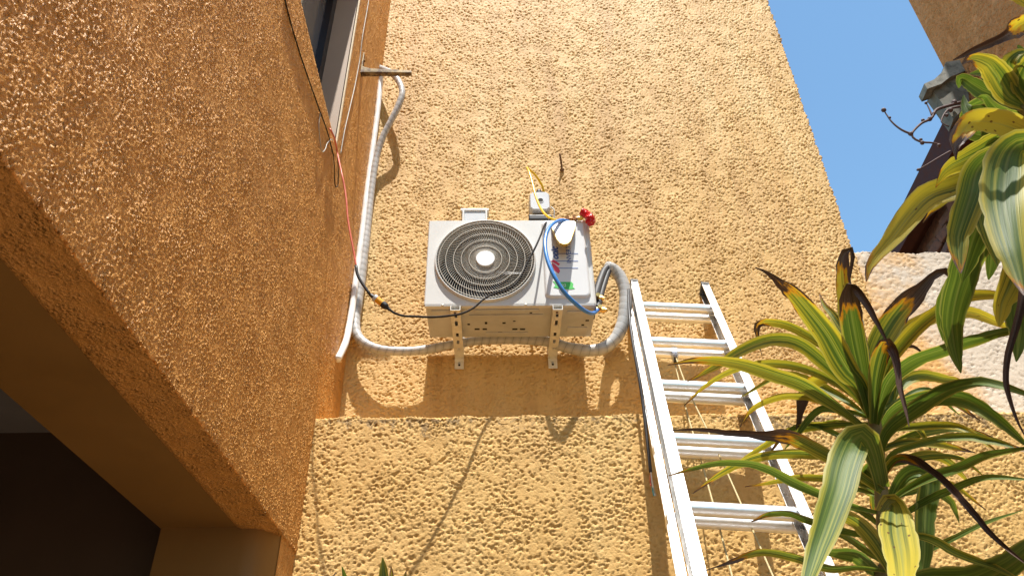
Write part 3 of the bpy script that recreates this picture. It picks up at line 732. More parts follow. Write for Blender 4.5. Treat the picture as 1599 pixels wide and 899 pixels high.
# ---- taped pipe run
def with_uv(o, n, P_L):
    me = o.data; uvl = me.uv_layers.new(name='UVMap')
    for poly in me.polygons:
        ks = [me.loops[li].vertex_index for li in poly.loop_indices]
        for li, vi in zip(poly.loop_indices, ks):
            k = vi % n; row = vi//n
            u = k/n
            if k == 0 and any((q % n) == n-1 for q in ks) and len(ks) == 4: u = 1.0
            uvl.data[li].uv = (u, P_L[min(row, len(P_L)-1)])
def px_path(rows): return [onY(x, y, Y) for x, y, Y in rows]
pp = thing('insulated_pipe', onY(780, 540, 3.02), 'grey and white taped insulated pipe running from the wall corner under the unit', 'pipe')
main = px_path([(586, 104, 3.06), (598, 108, 3.02), (613, 116, 2.985), (624, 130, 2.965), (628, 146, 2.955), (622, 166, 2.965), (610, 190, 2.985), (597, 216, 3.01), (588, 246, 3.03), (581, 290, 3.045), (575, 340, 3.05), (568, 400, 3.05),
                (562, 450, 3.05), (556, 490, 3.045), (555, 513, 3.03), (563, 530, 3.02), (580, 541, 3.01), (605, 547, 3.0), (640, 548, 3.0), (675, 544, 3.005), (715, 536, 3.01), (760, 531, 3.02), (810, 530.5, 3.02), (855, 533, 3.01),
                (885, 542, 3.0), (915, 547, 2.99), (940, 544, 2.985), (958, 532, 2.98), (970, 512, 2.975), (976, 485, 2.97), (976, 455, 2.965), (968, 432, 2.96), (957, 420, 2.95), (948, 417, 2.935)])
Pm = resample(main, .009); Lm = np.concatenate([[0], np.cumsum(np.linalg.norm(np.diff(Pm, axis=0), axis=1))])
wv = np.random.default_rng(5).standard_normal(80)
def rtape(L): return 1.0 + .05*((L/.036) % 1.0) + .035*np.interp(L/.06, np.arange(80), wv)
_tot = Lm[-1]
def rbase(s): return .0180 + .0055*float(sstep(.30, .46, s)) - .0035*float(sstep(.52, .6, s))*float(sstep(.82, .72, s)) + .0045*float(sstep(.76, .88, s))
o = MB().tube(main, rbase, 14, .009, rtape).build('taped_sleeve', M['tape'], pp, True); with_uv(o, 14, Lm)
MB().tube(px_path([(950, 416, 2.94), (943, 424, 2.92), (936, 442, 2.87), (931, 458, 2.82), (928, 466, 2.79)]), .017, 12).build('foam_sleeve', M['insul'], pp, True)
MB().tube(px_path([(953, 418, 2.945), (948, 430, 2.92), (941, 452, 2.86), (936, 472, 2.79), (933, 481, 2.76)]), .013, 12).build('foam_sleeve', M['insul'], pp, True)

# ---- white drain hose in the corner
dh = MB().tube(px_path([(596, 108, 3.05), (594, 130, 3.05), (589, 180, 3.05), (581, 240, 3.05), (573, 300, 3.045), (566, 360, 3.04), (558, 420, 3.03), (551, 475, 3.01), (546, 505, 2.99), (541, 530, 2.96), (534, 548, 2.93), (527, 561, 2.90)]), .0155, 12, rfun=lambda L: 1+.03*math.sin(L*60))
tag(dh.build('drain_hose', M['plastic_white'], None, True, base=onY(560, 400, 3.04)), 'white plastic drain hose hanging down the wall corner beside the taped pipe', 'hose')

# ---- junction box, small grey box, rusty bolt, angle iron
jx = thing('junction_box', onY(843, 313, YW), 'light grey square junction box on the wall above the service panel', 'electrical box')
a = onY(828, 300, 3.02); b = onY(858, 326, 3.02)
oct_ = [(a[0]+.014, a[2]), (b[0]-.014, a[2]), (b[0], a[2]-.014), (b[0], b[2]+.014), (b[0]-.014, b[2]), (a[0]+.014, b[2]), (a[0], b[2]+.014), (a[0], a[2]-.014)]
n = 8; v = [(x, 3.02, z) for x, z in oct_]; cx, cz = (a[0]+b[0])/2, (a[2]+b[2])/2
v += [(cx+(x-cx)*1.10, 3.032, cz+(z-cz)*1.08) for x, z in oct_] + [(cx+(x-cx)*1.12, YW-.004, cz+(z-cz)*1.10) for x, z in oct_]
f = []
hole = [(cx+.004+.016*math.cos(2*math.pi*k/16), cz-.0+.015*math.sin(2*math.pi*k/16)) for k in range(16)]
for i in range(2):
    for k in range(n): f.append((i*n+k, (i+1)*n+k, (i+1)*n+(k+1) % n, i*n+(k+1) % n))
build('box_body', v, f+[tuple(range(n))], M['plastic_grey'], jx)
MB().lathe((hole[0][0]-.016, 3.0205, cz), (0, -1, 0), [(0, .0175), (.003, .0165), (.003, .0135), (.0008, .013)], 20).build('knockout_ring', M['plastic_grey'], jx, True, auto=R_(30))
MB().lathe((hole[0][0]-.016, 3.0195, cz), (0, -1, 0), [(0, .0128), (.0003, .0128)], 20).build('knockout_hole', M['slot'], jx)
MB().lathe((cx, 3.05, a[2]+.008), (0, 0, 1), [(0, .020), (.014, .020), (.016, .013), (.030, .011), (.036, .006)], 12).build('cable_gland', M['black_rubber'], jx, True, auto=R_(35))
MB().box((a[0]-.012, 3.03, b[2]-.062), (b[0]+.012, YW, b[2]-.030), .006).build('rubber_pad', M['black_rubber'], jx)
MB().tube([(b[0]+.012, 3.05, cz-.02), (b[0]+.026, 3.045, cz-.045), (b[0]+.024, 3.05, cz-.09), (b[0]+.012, 3.05, cz-.14)], .004, 8).build('lead', M['grey_wire'], jx, True)
gx = thing('wall_box', onY(741, 335, YW), 'small pale grey plastic box with flanged top on the wall above the fan', 'electrical box')
a = onY(724, 327, 3.04); b = onY(759, 352, 3.04)
MB().box((a[0], 3.04, b[2]-.05), (b[0], YW-.004, a[2]-.012), .006).build('box_body', M['plastic_grey'], gx)
MB().box((a[0]-.016, 3.034, a[2]-.012), (b[0]+.014, YW-.004, a[2]+.002), .003).build('lid', M['casing'], gx)
MB().box((a[0]-.006, 3.033, b[2]-.05), (a[0]+.004, 3.043, a[2]-.013), .002).build('side_rib', M['casing'], gx)
MB().box((b[0]-.004, 3.033, b[2]-.05), (b[0]+.006, 3.043, a[2]-.013), .002).build('side_rib', M['casing'], gx)
bt0 = onY(878, 268, YW)
bt = thing('anchor_bolt', bt0, 'rusty anchor bolt sticking out of the tall wall above the unit', 'bolt')
tip = onY(874, 240, YW-.055)
MB().tube([bt0, (bt0+tip)/2+V3(.001, 0, 0), tip], .0055, 8, .01, rfun=lambda L: 1+.16*math.sin(L*900)).build('rod', M['rust'], bt, True)
MB().lathe(bt0+(tip-bt0)*.05, tip-bt0, [(0, .012), (.010, .012), (.011, .008)], 6).build('nut', M['rust'], bt)
# old angle iron sticking out of the house wall
k0 = onX(563, 116, XL); Yk = k0[1]
ai = thing('angle_iron', k0, 'old rusty steel angle bracket sticking out of the side wall above the pipe', 'bracket')
kt = onX(566, 76, XL); tip = onY(643, 113, Yk)
MB().prism([(XL+.002, Yk-.016, k0[2]-.004), (XL+.002, Yk+.016, k0[2]-.004), (XL+.002, Yk+.012, kt[2]), (XL+.002, Yk-.012, kt[2])], (.005, 0, 0)).build('wall_leg', M['rust_tan'], ai)
MB().prism([(XL+.004, Yk-.016, k0[2]), (XL+.004, Yk+.016, k0[2]), (tip[0], Yk+.012, k0[2]), (tip[0], Yk-.012, k0[2])], (0, 0, .005)).build('arm', M['rust_tan'], ai)
MB().prism([(XL+.004, Yk-.016, k0[2]+.005), (XL+.06, Yk-.016, k0[2]+.005), (tip[0], Yk-.012, k0[2]+.005), (tip[0], Yk-.012, k0[2]+.014), (XL+.05, Yk-.016, k0[2]+.026), (XL+.012, Yk-.016, k0[2]+.04), (XL+.004, Yk-.016, k0[2]+.05)], (0, .004, 0)).build('rib', M['rust_tan'], ai)
for dz in (.05, .105):
    MB().lathe((XL+.006, Yk, k0[2]+dz), (1, 0, 0), [(0, .008), (.006, .008), (.008, .004)], 6).build('bolt', M['rust'], ai)

# ---- refrigerant gauge set draped over the unit
ms = thing('gauge_set', onY(895, 343, 2.68), 'refrigerant gauge set with red knobs, blue and yellow hoses on top of the unit', 'gauge set')
mb = MB().tube(px_path([(872, 343, 2.70), (888, 342, 2.68), (905, 341, 2.665)]), .0085, 10).lathe(onY(886, 343, 2.68), (0, 0, 1), [(-.012, .011), (.014, .011), (.015, .007), (.02, .007)], 8).lathe(onY(897, 342, 2.67), (0, 0, 1), [(-.012, .010), (.014, .010), (.015, .007), (.02, .007)], 8)
mb.build('valve_body', M['copper'], ms, True, auto=R_(35))
def knob(c, axis, r): return MB().lathe(c, axis, [(-.016, lambda t: r*(.82+.12*math.cos(6*t))), (-.012, lambda t: r*(.94+.14*math.cos(6*t))), (.010, lambda t: r*(.94+.14*math.cos(6*t))), (.014, lambda t: r*(.8+.12*math.cos(6*t))), (.015, lambda t: r*.35), (.010, lambda t: r*.28)], 36)
knob(onY(914, 333, 2.655), (.45, -.75, .45), .0255).build('knob', M['red_plastic'], ms, True, auto=R_(45))
knob(onY(922, 343, 2.635), (.8, -.55, -.15), .0265).build('knob', M['red_plastic'], ms, True, auto=R_(45))
MB().lathe(onY(906, 341, 2.662), (1, -.1, 0), [(-.012, .010), (.008, .010), (.010, .006), (.014, .006)], 10).build('stem', M['yellow_hose'], ms, True, auto=R_(35))
# tongue shaped white plate with brassy rim hanging over the front edge
def tongue(y_top, y_bot):
    out = [(862, 346), (864, 356), (868, 365), (871, 372), (875, 377), (880, 379), (886, 378), (890, 374), (892, 368), (895, 360), (897, 353), (897, 345), (890, 344.5), (880, 344.5), (870, 345)]
    out = [(880+(px-880)*1.1, 345+(py-345)*1.06) for px, py in out]
    return [onY(px, py, y_top+(y_bot-y_top)*((py-344)/35)) for px, py in out]
a = tongue(2.668, 2.60); n = len(a); dn = V3(0, .014, -.006)
cen = sum(a)/n; fr = [cen+(p-cen)*.93+V3(0, -.0015, .001) for p in a]
MB().add(a+[p+dn for p in a], [tuple(range(n, 2*n))]+[(i, i+n, (i+1) % n+n, (i+1) % n) for i in range(n)]+[tuple(range(n))]).build('plate_rim', M['gold_edge'], ms)
MB().add(fr+[p+V3(0, .002, 0) for p in fr], [tuple(range(n))]+[(i, (i+1) % n, (i+1) % n+n, i+n) for i in range(n)]).build('plate', M['plate_white'], ms)
MB().tube(px_path([(888, 346, 2.675), (876, 344, 2.655), (863, 350, 2.60), (854, 363, 2.56), (851, 382, 2.535), (855, 406, 2.515), (866, 432, 2.505), (882, 457, 2.52), (900, 475, 2.56), (915, 486, 2.61), (926, 489, 2.69), (933, 484, 2.735)]), .0085, 12).build('hose', M['blue_hose'], ms, True)
MB().tube(px_path([(888, 342, 2.68), (873, 344, 2.685), (858, 340, 2.72), (846, 328, 2.78), (837, 308, 2.84), (831, 285, 2.88), (826, 268, 2.91), (823, 262, 2.94), (827, 265, 2.98), (837, 275, 3.02), (846, 289, 3.05), (850, 302, 3.07)]), .0058, 10).build('hose', M['yellow_hose'], ms, True)

# ---- power lead across the front, connector, red wire
pl = thing('power_lead', onY(595, 472, 2.45), 'black cable sagging across the fan to an orange connector and faded red wire', 'cable')
MB().tube(px_path([(861, 341, 2.74), (855, 345, 2.69), (850, 352, 2.66), (844, 368, 2.63), (836, 386, 2.60), (826, 405, 2.59), (817, 424, 2.58), (806, 442, 2.565), (790, 453, 2.55), (770, 459, 2.54), (754, 468, 2.52), (740, 480, 2.50), (722, 489, 2.48), (700, 493, 2.45), (675, 495, 2.42), (650, 494, 2.395), (630, 493, 2.375), (615, 488, 2.365), (606, 481, 2.36)]), .0042, 8).build('cable', M['black_wire'], pl, True)
c_ = [onY(x, y, Y) for x, y, Y in ((609, 484, 2.362), (597, 474, 2.355), (588, 467, 2.35), (578, 460, 2.345))]
MB().tube([c_[0], (c_[0]+c_[1])/2, c_[1]], lambda s: .006+.007*float(sstep(.2, .6, s)), 10, .004).build('plug', M['black_rubber'], pl, True, auto=R_(40))
MB().tube([c_[1], (c_[1]+c_[2])/2, c_[2]], .0125, 12, .004).build('socket', M['orange'], pl, True, auto=R_(40))
MB().tube([c_[2], (c_[2]*.6+c_[3]*.4)], .0135, 12, .004).build('collar', M['plastic_grey'], pl, True, auto=R_(40))
MB().tube([c_[2]*.6+c_[3]*.4, c_[2]*.2+c_[3]*.8, c_[3]], lambda s: .009-.003*s, 10, .004).build('boot', M['black_rubber'], pl, True)
MB().tube([c_[3]]+px_path([(571, 450, 2.34), (564, 440, 2.335), (558, 428, 2.33), (556, 415, 2.328)]), .0058, 8).build('sheath', M['black_rubber'], pl, True)
wtop = onX(517, 204, XL+.01)
MB().tube(px_path([(556, 416, 2.328), (553, 396, 2.325), (547, 365, 2.32), (543, 340, 2.318), (541, 315, 2.316), (538, 292, 2.316), (533, 268, 2.316)])+[onX(527, 240, XL+.016), onX(523, 218, XL+.014), wtop, onX(514, 200, XL-.01)], .0036, 8).build('red_wire', M['red_wire'], pl, True)

# ---- loose wires on the house wall
def wire(rows, rad, mat, label, name='wall_wire'):
    P = [onX(x, y, XL+d*.4) for x, y, d in rows]
    return tag(MB().tube(P, rad, 6, .012).build(name, mat, None, True, base=P[0]), label, 'wire')
wire([(444, -4, .007), (455, 40, .007), (466, 76, .008), (471, 92, .008), (484, 130, .008), (499, 172, .009), (511, 205, .009), (519, 236, .010), (521, 243, .008)], .0026, M['black_wire'], 'thin dark wire running down the side wall below the window')
wire([(500, 178, .008), (498, 196, .012), (500, 222, .016), (503, 237, .016), (508, 233, .014), (511, 224, .012), (517, 218, .010), (520, 220, .008)], .0020, M['grey_wire'], 'short curled grey wire loop beside the window corner')
wire([(521, 242, .008), (522, 262, .016), (523, 288, .018), (526, 292, .018), (528, 286, .018), (528, 262, .016), (527, 240, .010)], .0022, M['black_wire'], 'narrow dark wire loop dangling under the window corner')
wire([(577, -6, .008), (573, 18, .008), (566, 58, .008), (562, 92, .008), (557, 120, .008), (553, 140, .009), (546, 170, .009), (538, 205, .009), (532, 240, .010)], .0024, M['grey_wire'], 'pale thin wire running up the side wall along the window edge')

# ================================================================== LADDER
D = ray(873, -79); TL = onY(985, 437, 3.055); TR = onY(1105, 440, 3.055)
S = TR-TL; S = S - D*(S@D); WID = np.linalg.norm(S); S /= WID
NN = np.cross(S, D)                    # towards the camera and up
foot = TL - D*(TL[2]/D[2]) + S*WID/2
ld = thing('extension_ladder', foot, 'aluminium extension ladder with yellow rope leaning against the tall wall', 'ladder')
LEN = TL[2]/D[2] - .02
def rail(s0, sgn, noff, l0, l1, depth, fl):
    """C channel: web on the outer side, flanges turned inward; sgn = +1 right rail"""
    mb = MB(); o = TL + S*s0 + NN*noff; th = .003
    mb.obox(o, S, NN, D, (-th if sgn > 0 else 0, -depth, l0), (0 if sgn > 0 else th, 0, l1))
    a, b = (-fl, -th) if sgn > 0 else (th, fl)
    mb.obox(o, S, NN, D, (a, -th, l0), (b, 0, l1)); mb.obox(o, S, NN, D, (a, -depth, l0), (b, -depth+th, l1))
    # raised bead lines on the web and the front flange
    e = (0, .0015) if sgn > 0 else (-.0015, 0)
    for q in (.25, .75): mb.obox(o, S, NN, D, (e[0], -depth*q-.003, l0), (e[1], -depth*q+.003, l1))
    mb.obox(o, S, NN, D, (a if sgn > 0 else b-.006, 0, l0), (a+.006 if sgn > 0 else b, .0025, l1))
    mb.obox(o, S, NN, D, (-.006 if sgn > 0 else 0, 0, l0), (0 if sgn > 0 else .006, .0025, l1))
    return mb.build('rail', M['alu'], ld)
DEP = .060
rail(0, -1, 0, -LEN, -.004, DEP, .032); rail(WID, 1, 0, -LEN, -.004, DEP, .034)
rail(-.020, -1, -.070, -LEN, -.10, .052, .017); rail(WID+.020, 1, -.070, -LEN, -.10, .052, .017)
for (s0, s1) in ((-.002, .034), (WID-.036, WID+.002)):
    MB().obox(TL, S, NN, D, (s0, -DEP-.003, -.02), (s1, .004, .004)).build('end_cap', M['cap'], ld)
for s0 in (-.03, WID-.012):
    MB().obox(TL-D*LEN-NN*.05, S, NN, D, (s0, -.045, -.02), (s0+.045, .03, .07)).build('rubber_foot', M['cap'], ld)
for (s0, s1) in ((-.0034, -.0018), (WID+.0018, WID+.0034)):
    MB().obox(TL, S, NN, D, (s0, -.046, -LEN+.3), (s1, -.008, -.02)).build('web_strip', M['cap'], ld)  # dark strip added along the outer web of each front rail
def rung_mesh(length):
    mb = MB(); n = 18; v = []; f = []
    for k in range(2):
        for j in range(n):
            a = 2*math.pi*j/n; r = .0215+.0011*math.cos(9*a); q = .92 if math.sin(a) < 0 else 1.0
            v.append(S*(length*(k-.5)) + NN*math.cos(a)*r + D*math.sin(a)*r*q)
    for j in range(n): f.append((j, (j+1) % n, n+(j+1) % n, n+j))
    me = bpy.data.meshes.new('rung'); me.from_pydata([tuple(p) for p in v], [], f); me.materials.append(M['alu_rung']); me.shade_smooth(); return me
rm1, rm2 = rung_mesh(WID-.008), rung_mesh(WID+.036)
fer = MB().lathe((0, 0, 0), S, [(-.003, .0235), (.003, .0235)], 18); fme = bpy.data.meshes.new('rung_collar'); fme.from_pydata(fer.v, [], fer.f); fme.materials.append(M['alu'])
rungs = []
for k in range(12):
    l = -.243-.352*k
    if l < -LEN+.1: break
    c1 = TL + S*WID/2 + D*l - NN*.028; place('rung', rm1, ld, c1-foot)
    c2 = TL + S*WID/2 + D*(l+.018) - NN*.088; place('rung', rm2, ld, c2-foot); rungs.append((c1, c2))
    for e in (-1, 1):
        place('rung_collar', fme, ld, c1+S*e*(WID/2-.007)-foot)
        h = TL + S*(WID/2+e*(WID/2+.0235)) + D*(l+.018) - NN*.088
        MB().lathe(h, S*e, [(-.001, .017), (.0015, .017), (.002, .008)], 14).build('rung_end', M['alu'], ld)
# pulley on the second rung of the rear section and the hauling rope
pc_ = rungs[1][1] - S*.05; zc = V3(0, 0, 1)
MB().obox(pc_, S, NN, D, (-.011, -.004, -.062), (.011, .021, -.004)).build('pulley_strap', M['steel'], ld)
MB().lathe(pc_ - D*.05 + NN*.02, NN, [(0, .009), (.004, .009), (.006, .005)], 12).build('pulley_bolt', M['steel'], ld)
MB().lathe(pc_ - D*.062 + NN*.004, S, [(-.006, .016), (-.002, .012), (.002, .012), (.006, .016)], 16).build('pulley_wheel', M['black_rubber'], ld, True)
p1 = pc_ - D*.07
MB().tube([p1+NN*.018, p1+NN*.016-D*.25+S*.012, p1+NN*.010-D*.55+S*.045, p1-D*.9+S*.08+NN*.0, p1-D*1.5+S*.12, p1-D*2.2+S*.13], 0.0030, 8, .02).build('rope', M['rope'], ld, True)
MB().tube([p1-NN*.012, p1-NN*.02-D*.3-S*.004, p1-NN*.022-D*.8, p1-NN*.025-D*1.5-S*.005, p1-NN*.025-D*2.2], 0.0030, 8, .02).build('rope', M['rope'], ld, True)

# ---- cable with bare coloured ends hanging beside the ladder
hc = thing('hanging_cable', onY(1000, 600, 2.62), 'dark grey cable with stripped blue and red ends hanging beside the ladder', 'cable')
MB().tube(px_path([(982, 452, 2.78), (982, 480, 2.74), (985, 512, 2.69), (990, 545, 2.655), (998, 590, 2.635), (1004, 630, 2.63), (1009, 672, 2.625), (1013, 708, 2.62), (1016, 737, 2.62)]), .0062, 8).build('sheath', M['insul'], hc, True)
for k, (mt, dx) in enumerate((('blue_hose', 2), ('red_wire', -1), ('grey_wire', 4), ('plastic_white', 3))):
    mm = simple('teal core', (.10, .45, .50), .4) if k == 0 else M[mt]
    MB().tube(px_path([(1016, 735, 2.62), (1016+dx*.6, 750, 2.622-.004*k), (1017+dx*1.3, 768-(3 if k == 1 else 0)*5, 2.62+.003*k), (1018+dx*1.5, 773-(3 if k == 1 else 0)*5, 2.61)]), .0026, 6, .006).build('core', mm, hc, True)

# ================================================================== PLANTS
def leaf(parent, pts, r0, r1, w, yel=.25, brn=1.3, roll=20, fold=.35, mid=0.0, seed=None, wb=.42, name='leaf', curl=0.0):
    """pts: outline of the midrib as seen in the photograph, base first; r0 -> r1 distance from the lens; w widest part in photo pixels"""
    seed = random.random() if seed is None else seed
    k = len(pts); cum = np.concatenate([[0], np.cumsum([math.dist(pts[i], pts[i+1]) for i in range(k-1)])]); cum /= cum[-1]
    P = [onR(px, py, r0+(r1-r0)*s+mid*math.sin(math.pi*s)) for (px, py), s in zip(pts, cum)]
    lr = np.random.default_rng(int(seed*1e6)); n = 30; P = resample(P, n=n)
    kx = lr.standard_normal((5, 3)); kx[0] = 0; env = np.linspace(0, 1, n)
    P = P + np.stack([np.interp(env, np.linspace(0, 1, 5), kx[:, q]) for q in range(3)], 1)*.0055*env[:, None]
    T = np.gradient(P, axis=0); T /= np.linalg.norm(T, axis=1)[:, None]
    ph = lr.uniform(0, 6.28, 4)
    v = []; uv = []; m = 9; prevS = None; rag = lr.uniform(0, 1, (2, n))**3*.16; nk = lr.integers(3, n-2, 2)
    for i in range(n):
        s = i/(n-1); d = CAM-P[i]; dist = np.linalg.norm(d); d /= dist
        sv = np.cross(T[i], d); ln = np.linalg.norm(sv)
        if ln < .35 and prevS is not None: sv = prevS
        else: sv = sv/ln
        if prevS is not None: sv = sv*.5+prevS*.5; sv -= T[i]*(sv@T[i]); sv /= np.linalg.norm(sv)
        prevS = sv; nv = np.cross(sv, T[i])
        if nv@d < 0: nv = -nv
        a = R_(roll)+curl*s+.30*math.sin(6*s+ph[0])*s+.14*math.sin(5*s+ph[3])
        s2 = sv*math.cos(a)+nv*math.sin(a); n2 = nv*math.cos(a)-sv*math.sin(a)
        prof = min(1.0, wb+(1-wb)*float(sstep(0, .42, s)))*(max(0, 1-s**3.2))**.75
        if brn < 1: prof *= 1-.45*float(sstep(brn, brn+.15, s))     # dry ends shrivel
        hw = max(.0012, .5*w*prof*dist/FPX)
        fl = fold*(1+.8*float(sstep(.55, 0, s)))
        if brn < 1: fl = fl+.7*float(sstep(brn, brn+.1, s))
        for j in range(m):
            u = j/(m-1)*2-1
            if j in (0, m-1): u *= 1-rag[0 if j == 0 else 1, i]*(.35+s)
            rip = .10*hw*math.sin(9*s+ph[1]+(1.7 if u > 0 else 0))*abs(u)**2 + (.05*hw*math.sin(23*s+ph[2]+u*2) if brn < 1 and s > brn else 0)
            v.append(P[i]+s2*hw*u*(1-.12*fl)+n2*(hw*fl*abs(u)**1.3+rip+(.035*hw if j % 2 else -.035*hw))); uv.append((j/(m-1), s))
    f = [(i*m+j, i*m+j+1, (i+1)*m+j+1, (i+1)*m+j) for i in range(n-1) for j in range(m-1)]
    o = build(name, v, f, M['leaf'], parent, True); me = o.data
    ul = me.uv_layers.new(name='UVMap'); idx = np.zeros(len(me.loops), np.int32); me.loops.foreach_get('vertex_index', idx)
    ul.data.foreach_set('uv', np.array(uv, np.float32)[idx].ravel())
    at = me.color_attributes.new('leafp', 'FLOAT_COLOR', 'POINT')
    at.data.foreach_set('color', np.tile(np.array((yel, brn, seed, 1), np.float32), len(v)))
    return o
r = 1.72
stem = [(1392, 960), (1387, 899), (1382, 840), (1377, 780), (1372, 720), (1366, 660), (1357, 600), (1346, 545), (1338, 500)]
b0 = onR(1392, 960, r); b0[2] = 0
dp = thing('dracaena_plant', b0, 'dracaena plant with browned leaf tips standing in front of the ladder', 'plant')
SP = [onR(x, y, r) for x, y in stem]
MB().tube([b0, b0*.5+SP[0]*.5+V3(.02, 0, 0)]+SP, lambda s: .021-.009*s, 12, .02, rfun=lambda L: 1+.07*math.sin(L*170)).build('stem', M['trunk'], dp, True)
